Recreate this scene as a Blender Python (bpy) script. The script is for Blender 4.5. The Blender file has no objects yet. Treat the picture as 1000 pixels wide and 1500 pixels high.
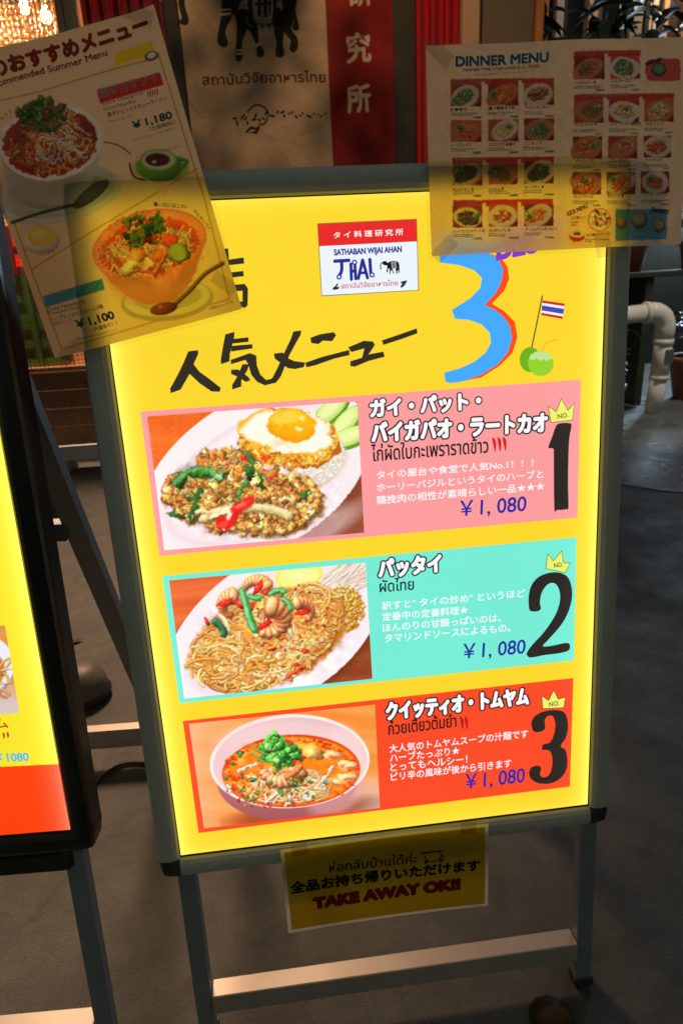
import bpy, math, random
import numpy as np
from mathutils import Matrix, Vector
from mathutils.geometry import tessellate_polygon
random.seed(7); RNG = np.random.default_rng(11)
SC = bpy.context.scene; COL = SC.collection
R = math.radians

# ------------------------------------------------------------------ camera, world, lamps, exposure
LEAN = R(6.5)                    # the menu board leans back by this much
HC = 0.7524                      # height of the centre of the light panel above the ground
FPX = 950.0                      # focal length in photograph pixels (1500 high)
CB = Matrix(((0.9929038, -0.0821699, 0.0859659), (-0.1087773, -0.3354155, 0.9357692), (-0.0480578, -0.9384799, -0.3419736)))
CPOS = Vector((-0.1099348, -0.7487961, 0.3279700 + HC))   # 1.08 m above the ground
cam = bpy.data.cameras.new('camera'); cam_o = bpy.data.objects.new('camera', cam); COL.objects.link(cam_o)
rx = CB.col[0]; ry = -CB.col[1]; rz = -CB.col[2]
mw = Matrix.Identity(4)
for i in range(3):
    mw[i][0] = rx[i]; mw[i][1] = ry[i]; mw[i][2] = rz[i]; mw[i][3] = CPOS[i]
cam_o.matrix_world = mw
cam.sensor_fit = 'VERTICAL'; cam.sensor_height = 36; cam.sensor_width = 24; cam.lens = FPX / 1500 * 36
cam.clip_start = 0.05; cam.clip_end = 300
cam.dof.use_dof = True; cam.dof.focus_distance = 0.86; cam.dof.aperture_fstop = 8.0
SC.camera = cam_o

world = bpy.data.worlds.new('World'); SC.world = world; world.use_nodes = True
bg = world.node_tree.nodes['Background']
bg.inputs[0].default_value = (0.90, 1.0, 0.86, 1); bg.inputs[1].default_value = 0.084

def lamp(name, kind, loc, energy, color, size=0.1, target=None, angle=None, spread=None):
    l = bpy.data.lights.new(name, kind); l.energy = energy; l.color = color
    if kind == 'AREA':
        l.size = size
        if spread: l.spread = spread
    else: l.shadow_soft_size = size
    if angle: l.spot_size = angle; l.spot_blend = 0.45
    o = bpy.data.objects.new(name, l); COL.objects.link(o); o.location = loc
    if target: o.rotation_euler = (Vector(target) - Vector(loc)).to_track_quat('-Z', 'Y').to_euler()
    return o
lamp('awning_lamp', 'SPOT', (-0.75, 2.35, 2.75), 400, (1.0, 0.60, 0.36), 0.34, (-1.05, 1.45, 0.0), R(68))
lamp('banner_lamp', 'SPOT', (0.25, 1.75, 2.80), 46, (1.0, 0.55, 0.28), 0.05, (0.35, 3.4, 2.1), R(95))
lamp('pipe_fill_spot', 'SPOT', (3.3, 2.5, 3.0), 140, (1.0, 0.86, 0.70), 0.12, (2.6, 3.75, 0.35), R(44))  # added spot that brightens the drain pipe, no fixture behind it
lamp('cool_fill_light', 'AREA', (4.6, 5.9, 1.7), 60, (0.62, 0.80, 1.0), 0.5, (1.8, 2.6, 0.0))  # added cool fill for a bluish sheen on the wet ground, no real source
SC.view_settings.view_transform = 'Standard'; SC.view_settings.look = 'None'
SC.view_settings.exposure = 0.0; SC.view_settings.gamma = 1.0
SC.view_settings.use_curve_mapping = False
SC.render.engine = 'CYCLES'; SC.cycles.use_denoising = True
SC.cycles.max_bounces = 8; SC.cycles.transparent_max_bounces = 12
SC.cycles.sample_clamp_indirect = 4.0; SC.cycles.caustics_reflective = False; SC.cycles.caustics_refractive = False

# ------------------------------------------------------------------ materials
def lin(c):
    c = np.asarray(c, float) / 255.0
    return np.where(c <= 0.04045, c / 12.92, ((c + 0.055) / 1.055) ** 2.4)
MATS = {}
def newmat(name):
    m = bpy.data.materials.new(name); m.use_nodes = True
    m.node_tree.nodes.clear(); MATS[name] = m
    return m, m.node_tree.nodes, m.node_tree.links
def pbr(name, col, rough=0.5, metal=0.0, noise=0.0, nscale=40, bump=0.0, spec=0.5, bscale=None, rnoise=0.0, **kw):
    m, n, l = newmat(name)
    b = n.new('ShaderNodeBsdfPrincipled'); o = n.new('ShaderNodeOutputMaterial'); l.new(b.outputs[0], o.inputs[0])
    b.inputs['Base Color'].default_value = (*col, 1); b.inputs['Roughness'].default_value = rough
    b.inputs['Metallic'].default_value = metal; b.inputs['Specular IOR Level'].default_value = spec
    for k, v in kw.items(): b.inputs[k].default_value = v
    if noise or bump or rnoise:
        tc = n.new('ShaderNodeTexCoord'); nz = n.new('ShaderNodeTexNoise')
        nz.inputs['Scale'].default_value = nscale; nz.inputs['Detail'].default_value = 6; nz.inputs['Roughness'].default_value = 0.65
        l.new(tc.outputs['Object'], nz.inputs['Vector'])
        if noise:
            mr = n.new('ShaderNodeMapRange'); mr.inputs['From Min'].default_value = 0.3; mr.inputs['From Max'].default_value = 0.7
            mr.inputs['To Min'].default_value = 1 - noise; mr.inputs['To Max'].default_value = 1 + noise
            l.new(nz.outputs['Fac'], mr.inputs['Value'])
            mx = n.new('ShaderNodeVectorMath'); mx.operation = 'SCALE'; mx.inputs[0].default_value = col
            l.new(mr.outputs[0], mx.inputs['Scale']); l.new(mx.outputs[0], b.inputs['Base Color'])
        if rnoise:
            mr = n.new('ShaderNodeMapRange'); mr.inputs['From Min'].default_value = 0.3; mr.inputs['From Max'].default_value = 0.7
            mr.inputs['To Min'].default_value = max(0.02, rough - rnoise); mr.inputs['To Max'].default_value = min(1, rough + rnoise)
            l.new(nz.outputs['Fac'], mr.inputs['Value']); l.new(mr.outputs[0], b.inputs['Roughness'])
        if bump:
            n2 = n.new('ShaderNodeTexNoise'); n2.inputs['Scale'].default_value = bscale or nscale * 4; n2.inputs['Detail'].default_value = 5
            l.new(tc.outputs['Object'], n2.inputs['Vector'])
            bp = n.new('ShaderNodeBump'); bp.inputs['Strength'].default_value = bump; bp.inputs['Distance'].default_value = 0.004
            l.new(n2.outputs['Fac'], bp.inputs['Height']); l.new(bp.outputs[0], b.inputs['Normal'])
    return m
# back-lit print: the colour attribute times the edge-lit panel's own brightness profile
def lit_print(name, sampling):
    m, n, l = newmat(name)
    at = n.new('ShaderNodeAttribute'); at.attribute_name = 'col'
    tc = n.new('ShaderNodeTexCoord'); sx = n.new('ShaderNodeSeparateXYZ'); l.new(tc.outputs['Object'], sx.inputs[0])
    def M(op, a, b=None):
        q = n.new('ShaderNodeMath'); q.operation = op
        for i, v in enumerate((a, b)):
            if v is None: continue
            if isinstance(v, (int, float)): q.inputs[i].default_value = v
            else: l.new(v, q.inputs[i])
        return q.outputs[0]
    dx = M('SUBTRACT', 0.292, M('ABSOLUTE', sx.outputs['X']))
    dy = M('SUBTRACT', 0.4155, M('ABSOLUTE', M('SUBTRACT', sx.outputs['Y'], BOFF)))
    def g(d, k, a): return M('MULTIPLY', M('POWER', 2.718, M('MULTIPLY', d, -1.0 / k)), a)
    nz = n.new('ShaderNodeTexNoise'); nz.inputs['Scale'].default_value = 4.5; nz.inputs['Detail'].default_value = 3; l.new(tc.outputs['Object'], nz.inputs['Vector'])
    n3 = n.new('ShaderNodeTexNoise'); n3.inputs['Scale'].default_value = 700; n3.inputs['Detail'].default_value = 2; l.new(tc.outputs['Object'], n3.inputs['Vector'])
    un = M('ADD', M('ADD', M('MULTIPLY', nz.outputs['Fac'], .14), M('MULTIPLY', n3.outputs['Fac'], .06)), .90)
    f = M('ADD', M('ADD', g(dx, 0.014, 0.36), g(dy, 0.010, 0.14)), 0.98); f = M('MULTIPLY', f, un)
    # a little of every lamp's white spills through the ink close to the edge
    sc = n.new('ShaderNodeVectorMath'); sc.operation = 'SCALE'; l.new(at.outputs['Color'], sc.inputs[0]); l.new(f, sc.inputs['Scale'])
    sp = n.new('ShaderNodeVectorMath'); sp.operation = 'SCALE'; sp.inputs[0].default_value = (.30, .30, .22); l.new(M('ADD', g(dx, 0.010, 0.6), g(dy, 0.008, 0.2)), sp.inputs['Scale'])
    ad = n.new('ShaderNodeVectorMath'); ad.operation = 'ADD'; l.new(sc.outputs[0], ad.inputs[0]); l.new(sp.outputs[0], ad.inputs[1]); sc = ad
    b = n.new('ShaderNodeBsdfPrincipled'); o = n.new('ShaderNodeOutputMaterial'); l.new(b.outputs[0], o.inputs[0])
    b.inputs['Base Color'].default_value = (0.02, 0.02, 0.02, 1); b.inputs['Roughness'].default_value = 0.22
    l.new(sc.outputs[0], b.inputs['Emission Color']); b.inputs['Emission Strength'].default_value = 1.0
    m.cycles.emission_sampling = sampling
    return m
BOFF = HC / math.cos(LEAN)
lit_print('lit_panel', 'FRONT'); lit_print('lit_print', 'NONE')
def paper(name, trans=0.45, rough=0.16, glossy=0.10):
    m, n, l = newmat(name)
    at = n.new('ShaderNodeAttribute'); at.attribute_name = 'col'
    d = n.new('ShaderNodeBsdfDiffuse'); t = n.new('ShaderNodeBsdfTranslucent'); g = n.new('ShaderNodeBsdfGlossy')
    g.inputs['Roughness'].default_value = rough; g.inputs['Color'].default_value = (1, 1, 1, 1)
    l.new(at.outputs['Color'], d.inputs['Color']); l.new(at.outputs['Color'], t.inputs['Color'])
    a = n.new('ShaderNodeMixShader'); a.inputs[0].default_value = trans; l.new(d.outputs[0], a.inputs[1]); l.new(t.outputs[0], a.inputs[2])
    fr = n.new('ShaderNodeFresnel'); fr.inputs['IOR'].default_value = 1.45
    b = n.new('ShaderNodeMixShader'); l.new(fr.outputs[0], b.inputs[0]); l.new(a.outputs[0], b.inputs[1]); l.new(g.outputs[0], b.inputs[2])
    o = n.new('ShaderNodeOutputMaterial'); l.new(b.outputs[0], o.inputs[0])
    return m
paper('sheet_print', 0.72)
paper('card_print', 0.5); paper('sheet_ink', 0.35)
def film(name, tint=0.92, rough=0.05):
    m, n, l = newmat(name)
    t = n.new('ShaderNodeBsdfTransparent'); t.inputs[0].default_value = (tint, tint, tint, 1)
    g = n.new('ShaderNodeBsdfGlossy'); g.inputs['Roughness'].default_value = rough
    fr = n.new('ShaderNodeFresnel'); fr.inputs['IOR'].default_value = 1.5
    b = n.new('ShaderNodeMixShader'); l.new(fr.outputs[0], b.inputs[0]); l.new(t.outputs[0], b.inputs[1]); l.new(g.outputs[0], b.inputs[2])
    o = n.new('ShaderNodeOutputMaterial'); l.new(b.outputs[0], o.inputs[0])
film('tape_film', 0.80, 0.3); film('clear_film', 0.97, 0.12); film('window_glass', 0.9, 0.05)
def emit(name, col, s):
    m, n, l = newmat(name)
    e = n.new('ShaderNodeEmission'); e.inputs[0].default_value = (*col, 1); e.inputs[1].default_value = s
    o = n.new('ShaderNodeOutputMaterial'); l.new(e.outputs[0], o.inputs[0]); return m
pbr('aluminium', (0.66, 0.68, 0.62), 0.45, 0.12, noise=0.05, nscale=25, bump=0.04, bscale=900)
pbr('lamplit_aluminium', (0.56, 0.50, 0.44), 0.42, 0.3, noise=0.06, nscale=18, bump=0.05, bscale=700)  # crossbar copy of the leg metal, warm lamplight put into its colour
pbr('leg_aluminium', (0.30, 0.35, 0.39), 0.45, 0.35, noise=0.10, nscale=18, bump=0.05, bscale=700)
pbr('black_frame', (0.012, 0.012, 0.011), 0.28, 0.0, noise=0.2, nscale=30, bump=0.03)
pbr('grey_plastic', (0.05, 0.052, 0.05), 0.35, bump=0.05, nscale=200)
pbr('dark_gasket', (0.01, 0.008, 0.006), 0.6)
pbr('red_cloth', (0.26, 0.007, 0.009), 0.75, noise=0.25, nscale=6, bump=0.2, bscale=500)
pbr('red_lacquer', (0.50, 0.012, 0.012), 0.3, noise=0.12, nscale=8)
pbr('dark_wood', (0.03, 0.033, 0.022), 0.45, noise=0.3, nscale=12, bump=0.2)
pbr('grey_paint', (0.20, 0.23, 0.20), 0.5, noise=0.08, nscale=10)
pbr('cream_paint', (0.62, 0.42, 0.28), 0.6, noise=0.10, nscale=9, bump=0.1)
pbr('brown_panel', (0.20, 0.17, 0.12), 0.6, noise=0.12, nscale=5, bump=0.1)
pbr('awning_canvas', (0.06, 0.02, 0.02), 0.8, noise=0.1)
pbr('orange_wall', (0.60, 0.25, 0.10), 0.7, noise=0.3, nscale=3, bump=0.1)
pbr('counter_wood', (0.42, 0.17, 0.065), 0.5, noise=0.25, nscale=7, bump=0.15)
pbr('white_paint', (0.62, 0.62, 0.6), 0.5, noise=0.1, nscale=7)
pbr('pvc', (0.78, 0.77, 0.70), 0.38, noise=0.10, nscale=14, bump=0.05)
pbr('terracotta', (0.32, 0.10, 0.05), 0.5, noise=0.3, nscale=14, bump=0.2, rnoise=0.2)
pbr('soil', (0.03, 0.02, 0.014), 0.95, noise=0.4, nscale=60, bump=0.8)
pbr('leaf_green', (0.035, 0.075, 0.025), 0.42, noise=0.4, nscale=9, bump=0.1)
pbr('leaf_dark', (0.018, 0.045, 0.022), 0.38, noise=0.4, nscale=9, bump=0.1)
pbr('stem', (0.06, 0.05, 0.025), 0.7, noise=0.3, nscale=20, bump=0.3)
pbr('green_plastic', (0.16, 0.36, 0.03), 0.4, noise=0.15, nscale=12)
pbr('red_plastic', (0.6, 0.03, 0.015), 0.4, noise=0.15, nscale=12)
pbr('wire', (0.30, 0.24, 0.16), 0.4, 0.6)
pbr('bead', (0.95, 0.62, 0.28), 0.08, 0.0, **{'Transmission Weight': 0.6})
pbr('kerb_stone', (0.34, 0.31, 0.27), 0.8, noise=0.15, nscale=25, bump=0.4)
pbr('weight_rubber', (0.13, 0.12, 0.10), 0.5, noise=.2)
pbr('black_rubber', (0.015, 0.015, 0.015), 0.6)
pbr('silver_tape', (0.22, 0.25, 0.30), 0.3, 0.6)
pbr('brown_stone', (0.07, 0.035, 0.016), 0.75, noise=0.4, nscale=40, bump=0.4)
emit('bulb_glow', (1.0, 0.62, 0.25), 38.0)
# pavement: grey asphalt with worn patches, stains and fine grit
m, n, l = newmat('asphalt')
tc = n.new('ShaderNodeTexCoord'); b = n.new('ShaderNodeBsdfPrincipled'); o = n.new('ShaderNodeOutputMaterial'); l.new(b.outputs[0], o.inputs[0])
def noise(s, d=6, r=0.6, dist=0.0):
    q = n.new('ShaderNodeTexNoise'); q.inputs['Scale'].default_value = s; q.inputs['Detail'].default_value = d
    q.inputs['Roughness'].default_value = r; q.inputs['Distortion'].default_value = dist; l.new(tc.outputs['Object'], q.inputs['Vector']); return q.outputs['Fac']
def ramp(f, stops):
    q = n.new('ShaderNodeValToRGB'); q.color_ramp.elements[0].position = stops[0][0]; q.color_ramp.elements[0].color = (*stops[0][1], 1)
    q.color_ramp.elements[1].position = stops[-1][0]; q.color_ramp.elements[1].color = (*stops[-1][1], 1)
    for p, c in stops[1:-1]: e = q.color_ramp.elements.new(p); e.color = (*c, 1)
    l.new(f, q.inputs[0]); return q.outputs[0]
def mixc(f, a, b_, mode='MIX'):
    q = n.new('ShaderNodeMix'); q.data_type = 'RGBA'; q.blend_type = mode
    if isinstance(f, float): q.inputs[0].default_value = f
    else: l.new(f, q.inputs[0])
    l.new(a, q.inputs[6]); l.new(b_, q.inputs[7]); return q.outputs[2]
c1 = ramp(noise(2.2, 5, 0.6, 0.6), [(0.3, (0.072, 0.080, 0.076)), (0.55, (0.11, 0.118, 0.112)), (0.75, (0.15, 0.155, 0.145))])
c2 = ramp(noise(330, 3, 0.7), [(0.35, (0.65, 0.65, 0.65)), (0.5, (0.97, 0.97, 0.97)), (0.68, (1.3, 1.27, 1.24))])
c3 = ramp(noise(14, 6, 0.7, 1.0), [(0.35, (0.75, 0.75, 0.75)), (0.7, (1.15, 1.12, 1.08))])
vo = n.new('ShaderNodeTexVoronoi'); vo.inputs['Scale'].default_value = 5.5; l.new(tc.outputs['Object'], vo.inputs['Vector'])
c4 = ramp(vo.outputs['Distance'], [(0.04, (0.78, 0.77, 0.77)), (0.09, (0.86, 0.85, 0.85)), (0.12, (1.0, 1.0, 1.0))])
vc = n.new('ShaderNodeTexVoronoi'); vc.feature = 'DISTANCE_TO_EDGE'; vc.inputs['Scale'].default_value = 0.9
wz = n.new('ShaderNodeTexNoise'); wz.inputs['Scale'].default_value = 5; wz.inputs['Detail'].default_value = 8; l.new(tc.outputs['Object'], wz.inputs['Vector'])
wm = n.new('ShaderNodeVectorMath'); wm.operation = 'MULTIPLY_ADD'; l.new(wz.outputs['Color'], wm.inputs[0]); wm.inputs[1].default_value = (.35, .35, 0); l.new(tc.outputs['Object'], wm.inputs[2]); l.new(wm.outputs[0], vc.inputs['Vector'])
c5 = ramp(vc.outputs['Distance'], [(0.0, (0.80, 0.79, 0.78)), (0.002, (0.88, 0.87, 0.86)), (0.004, (1.0, 1.0, 1.0))])
l.new(mixc(1.0, mixc(1.0, mixc(1.0, mixc(1.0, c1, c2, 'MULTIPLY'), c3, 'MULTIPLY'), c4, 'MULTIPLY'), c5, 'MULTIPLY'), b.inputs['Base Color'])
l.new(ramp(noise(5, 5), [(0.35, (0.55,) * 3), (0.7, (0.8,) * 3)]), b.inputs['Roughness'])
bp = n.new('ShaderNodeBump'); bp.inputs['Strength'].default_value = 0.6; bp.inputs['Distance'].default_value = 0.003
l.new(noise(240, 4, 0.7), bp.inputs['Height']); l.new(bp.outputs[0], b.inputs['Normal'])
# wet concrete: dark, shining where water stands
m, n, l = newmat('wet_concrete')
tc = n.new('ShaderNodeTexCoord'); b = n.new('ShaderNodeBsdfPrincipled'); o = n.new('ShaderNodeOutputMaterial'); l.new(b.outputs[0], o.inputs[0])
l.new(ramp(noise(1.8, 6, 0.65, 0.8), [(0.3, (0.10, 0.12, 0.13)), (0.7, (0.24, 0.26, 0.27))]), b.inputs['Base Color'])
l.new(ramp(noise(2.6, 6, 0.7, 1.2), [(0.4, (0.12,) * 3), (0.6, (0.5,) * 3)]), b.inputs['Roughness'])
bp = n.new('ShaderNodeBump'); bp.inputs['Strength'].default_value = 0.7; bp.inputs['Distance'].default_value = 0.012
l.new(noise(26, 7, 0.7, 0.5), bp.inputs['Height']); l.new(bp.outputs[0], b.inputs['Normal'])
# banner cloth: cream cotton with creases
m, n, l = newmat('cream_cloth')
tc = n.new('ShaderNodeTexCoord'); b = n.new('ShaderNodeBsdfPrincipled'); o = n.new('ShaderNodeOutputMaterial'); l.new(b.outputs[0], o.inputs[0])
l.new(ramp(noise(2.5, 6, 0.6, 0.5), [(0.35, (0.42, 0.36, 0.24)), (0.65, (0.66, 0.52, 0.36))]), b.inputs['Base Color']); b.inputs['Roughness'].default_value = 0.85
bp = n.new('ShaderNodeBump'); bp.inputs['Strength'].default_value = 0.9; bp.inputs['Distance'].default_value = 0.02
l.new(noise(7, 4, 0.55, 1.5), bp.inputs['Height']); l.new(bp.outputs[0], b.inputs['Normal'])

# ------------------------------------------------------------------ building helpers
def mesh_obj(name, V, F, mat, parent=None, origin=None, color=None, smooth=False, local=False):
    """V in world metres (or already in parent space if local)."""
    V = np.asarray(V, float).reshape(-1, 3)
    me = bpy.data.meshes.new(name)
    if parent is not None:
        if not local:
            inv = np.array(mwof(parent).inverted()); V = V @ inv[:3, :3].T + inv[:3, 3]
    elif origin is not None: V = V - np.asarray(origin)
    me.from_pydata(V.tolist(), [], [tuple(f) for f in F]) if not isinstance(F, np.ndarray) else quadmesh(me, V, F)
    if mat: me.materials.append(MATS[mat])
    if color is not None:
        a = me.color_attributes.new('col', 'FLOAT_COLOR', 'POINT')
        c = np.ones((len(V), 4)); c[:, :3] = color
        a.data.foreach_set('color', c.ravel())
    me.validate(); me.update()
    if smooth: me.polygons.foreach_set('use_smooth', np.ones(len(me.polygons), bool))
    o = bpy.data.objects.new(name, me); COL.objects.link(o)
    if parent is not None: o.parent = parent
    elif origin is not None: o.location = origin
    return o
def quadmesh(me, V, F):
    k = F.shape[1]
    me.vertices.add(len(V)); me.vertices.foreach_set('co', V.ravel())
    me.loops.add(F.size); me.loops.foreach_set('vertex_index', F.ravel().astype(np.int32))
    me.polygons.add(len(F)); me.polygons.foreach_set('loop_start', np.arange(0, F.size, k, dtype=np.int32))
    me.update(calc_edges=True)
def mwof(o):
    m = o.matrix_basis.copy(); p = o.parent
    while p is not None: m = p.matrix_basis @ m; p = p.parent
    return m
def tag(o, label=None, cat=None, group=None, kind=None):
    if label: o['label'] = label
    if cat: o['category'] = cat
    if group: o['group'] = group
    if kind: o['kind'] = kind
    return o
def thing(name, label, cat, loc, rot=(0, 0, 0), group=None):
    o = bpy.data.objects.new(name, None); COL.objects.link(o); o.empty_display_size = 0.1
    o.location = loc; o.rotation_euler = rot
    return tag(o, label, cat, group)
class MB:
    def __init__(s, M=None): s.v = []; s.f = []; s.M = M
    def add(s, V, F):
        k = len(s.v); s.v += [tuple(p) for p in V]; s.f += [tuple(i + k for i in f) for f in F]; return s
    def box(s, x0, x1, y0, y1, z0, z1, bev=0.0):
        if bev <= 0:
            V = [(x, y, z) for z in (z0, z1) for x, y in ((x0, y0), (x1, y0), (x1, y1), (x0, y1))]
            return s.add(V, [(3, 2, 1, 0), (4, 5, 6, 7), (0, 1, 5, 4), (1, 2, 6, 5), (2, 3, 7, 6), (3, 0, 4, 7)])
        V = []; b = bev
        def ring(i, z): return [(x0 + b + i, y0 + i, z), (x1 - b - i, y0 + i, z), (x1 - i, y0 + b + i, z), (x1 - i, y1 - b - i, z), (x1 - b - i, y1 - i, z), (x0 + b + i, y1 - i, z), (x0 + i, y1 - b - i, z), (x0 + i, y0 + b + i, z)]
        for i, z in ((b * .7, z0), (0, z0 + b), (0, z1 - b), (b * .7, z1)): V += ring(i, z)
        F = [tuple(range(7, -1, -1)), tuple(range(24, 32))]
        for k in range(3):
            for j in range(8): F.append((k * 8 + j, k * 8 + (j + 1) % 8, k * 8 + 8 + (j + 1) % 8, k * 8 + 8 + j))
        return s.add(V, F)
    def tube(s, pts, r, n=10, cap=True):
        P = [Vector(p) for p in pts]; rs = r if isinstance(r, (list, tuple)) else [r] * len(P)
        V = []; F = []; up = None
        for i, p in enumerate(P):
            t = (P[min(i + 1, len(P) - 1)] - P[max(i - 1, 0)]).normalized()
            if up is None: up = t.orthogonal().normalized()
            a = (up - t * up.dot(t)).normalized(); b = t.cross(a); up = a
            V += [p + (a * math.cos(2 * math.pi * k / n) + b * math.sin(2 * math.pi * k / n)) * rs[i] for k in range(n)]
        for i in range(len(P) - 1):
            for k in range(n): F.append((i * n + k, i * n + (k + 1) % n, (i + 1) * n + (k + 1) % n, (i + 1) * n + k))
        if cap: F += [tuple(range(n - 1, -1, -1)), tuple(range((len(P) - 1) * n, len(P) * n))]
        return s.add(V, F)
    def lathe(s, prof, c, n=24):
        V = [(c[0] + r * math.cos(2 * math.pi * k / n), c[1] + r * math.sin(2 * math.pi * k / n), c[2] + z) for r, z in prof for k in range(n)]
        F = [(i * n + k, i * n + (k + 1) % n, (i + 1) * n + (k + 1) % n, (i + 1) * n + k) for i in range(len(prof) - 1) for k in range(n)]
        return s.add(V, F)
    def build(s, name, mat, parent=None, origin=None, smooth=False, M=None):
        V = np.array(s.v, float)
        M = M or s.M
        if M is not None:
            A = np.array(M); V = V @ A[:3, :3].T + A[:3, 3]
        return mesh_obj(name, V, s.f, mat, parent, origin, smooth=smooth)

# board space: x right, y up along the board, z out of its face; origin at the panel centre
def board_matrix(loc, yaw=0.0, lean=LEAN):
    return Matrix.Translation(loc) @ Matrix.Rotation(yaw, 4, 'Z') @ Matrix.Rotation(math.pi / 2 - lean, 4, 'X')
BM = board_matrix((0, 0, HC))
def rectify(M, u, v, off=0.0):
    """artwork measured in the photograph, brought back to true metres on the face of a board"""
    u = np.asarray(u, float); v = np.asarray(v, float)
    A = np.array(CB); d = np.stack([(u - 500) / FPX, (v - 750) / FPX, np.ones_like(u)], -1) @ A.T
    Mi = np.array(M); nrm = Mi[:3, 2]; org = Mi[:3, 3] + nrm * off; c0 = np.array(CPOS)
    s = ((org - c0) @ nrm) / (d @ nrm); P = c0 + d * s[..., None] - Mi[:3, 3]
    return P @ Mi[:3, 0], P @ Mi[:3, 1]
class Face:
    """a printed face: world matrix, height above the board, curl function, material, parent"""
    def __init__(s, M, parent, mat, off=0.0, curl=None): s.M = M; s.p = parent; s.mat = mat; s.off = off; s.curl = curl
    def xy(s, pts):
        pts = np.asarray(pts, float); x, y = rectify(s.M, pts[..., 0], pts[..., 1], s.off); return np.stack([x, y], -1)
    def world(s, xy, h):
        xy = np.asarray(xy, float); z = np.full(len(xy), s.off) + h
        if s.curl: z = z + s.curl(xy[:, 0], xy[:, 1])
        V = np.column_stack([xy, z]); A = np.array(s.M); return V @ A[:3, :3].T + A[:3, 3]
    def put(s, name, xy, F, h, col, mat=None):
        h = np.broadcast_to(h, (len(xy),)) if not np.isscalar(h) else h
        return mesh_obj(name, s.world(xy, h), F, mat or s.mat, s.p, color=col)
    def polys(s, name, polys, h, col, smooth=0, mat=None, joined=False):
        if len(polys) > 1 and not joined:
            return [s.polys(name, [p], h + 2e-6 * q, col, smooth, mat) for q, p in enumerate(polys)]
        """filled outlines given in photograph pixels"""
        V = []; F = []; H = []
        for q, P in enumerate(polys):
            P = np.asarray(P, float)
            if smooth: P = catmull(P, smooth, closed=True)
            P = s.xy(P); k = len(V)
            tri = tessellate_polygon([[Vector((a, b, 0)) for a, b in P]])
            V += P.tolist(); H += [h + q * 2e-6] * len(P); F += [tuple(i + k for i in t) for t in tri]
        F = fixwind(V, F)
        return s.put(name, np.array(V), F, np.array(H), lin(col), mat)
    def strokes(s, name, strokes, h, col, mat=None):
        if len(strokes) > 1:
            return [s.strokes(name, [p], h + 3e-6 * q, col, mat) for q, p in enumerate(strokes)]
        V = []; F = []; H = []
        for q, (P, w) in enumerate(strokes):
            P = np.asarray(P, float); P = catmull(P, 8) if len(P) > 2 else P
            P = s.xy(P); wm = np.broadcast_to(np.asarray(w, float), (2,)) if not np.isscalar(w) else np.array([w, w])
            sc = np.linalg.norm(s.xy([[500, 800]]) - s.xy([[501, 800]]))
            W = np.linspace(wm[0], wm[1], len(P)) * sc / 2
            T = np.gradient(P, axis=0); T /= np.linalg.norm(T, axis=1)[:, None] + 1e-12; N = np.column_stack([-T[:, 1], T[:, 0]])
            k = len(V); m_ = len(P)
            V += (P + N * W[:, None]).tolist() + (P - N * W[:, None]).tolist(); H += [h + q * 2e-6] * (2 * m_)
            F += [(k + i, k + m_ + i, k + m_ + i + 1, k + i + 1) for i in range(m_ - 1)]
            for e, sg in ((0, -1), (m_ - 1, 1)):     # round ends
                k = len(V); a0 = math.atan2(N[e][1], N[e][0])
                V += [(P[e] + W[e] * np.array([math.cos(a0 - sg * t), math.sin(a0 - sg * t)])).tolist() for t in np.linspace(0, math.pi, 9)]
                H += [h + q * 2e-6 + 1e-6] * 9; F.append(tuple(range(k, k + 9)))
        return s.put(name, np.array(V), fixwind(V, F), np.array(H), lin(col), mat)
    def text(s, body, p0, p1, hpx, col, h=0.0004, bold=0.0, outline=0.0, ocol=None, shear=0.0, name='lettering', hm=None, mat=None):
        """body fitted so that its box runs from p0 to p1 (photograph pixels) and stands hpx high"""
        V, F = glyphs(body, shear)
        x0, x1 = V[:, 0].min(), V[:, 0].max(); y0, y1 = V[:, 1].min(), V[:, 1].max()
        a, b = s.xy([p0, p1]); L = np.linalg.norm(b - a); ex = (b - a) / L; ey = np.array([-ex[1], ex[0]])
        if hm is None:
            mid = (np.array(p0) + np.array(p1)) / 2; q0, q1 = s.xy([mid, mid - [0, hpx]]); hm_ = np.linalg.norm(q1 - q0)
        else: hm_ = hm
        sx = L / (x1 - x0); sy = hm_ / (y1 - y0); base = a
        U = np.column_stack([(V[:, 0] - x0) * sx, (V[:, 1] - y0) * sy])
        def layer(r, hh, c, nm, k=10):
            offs = [(0, 0)] + ([(math.cos(t) * r, math.sin(t) * r) for t in np.arange(k) * 2 * math.pi / k] if r > 0 else [])
            VV = []; FF = []; HH = []
            for i, (dx, dy) in enumerate(offs):
                W = U + [dx * sy, dy * sy]; P = base + W[:, :1] * ex + W[:, 1:] * ey
                VV.append(P); FF += [tuple(j + i * len(U) for j in f) for f in F]; HH += [hh + i * 1.5e-6] * len(U)
            return s.put(nm, np.vstack(VV), FF, np.array(HH), lin(c), mat)
        if outline: layer(bold + outline, h, ocol, name + '_outline', 14); h += 0.00012
        return layer(bold, h, col, name, 8)
    def raster(s, name, quad, img, org, scale, n, h):
        """img painted in zoom coordinates (photo px = org + zoom / scale); sampled on an n grid over quad"""
        nx, ny = n; q = np.asarray(quad, float)
        S, T = np.meshgrid(np.linspace(0, 1, nx), np.linspace(0, 1, ny)); S = S.ravel()[:, None]; T = T.ravel()[:, None]
        xyq = s.xy(q); P = (1 - T) * ((1 - S) * xyq[0] + S * xyq[1]) + T * ((1 - S) * xyq[3] + S * xyq[2])
        # where that grid point lies in the photograph: bilinear in pixels is close enough for a small picture
        px = (1 - T) * ((1 - S) * q[0] + S * q[1]) + T * ((1 - S) * q[3] + S * q[2])
        z = (px - np.asarray(org)) * scale
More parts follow.
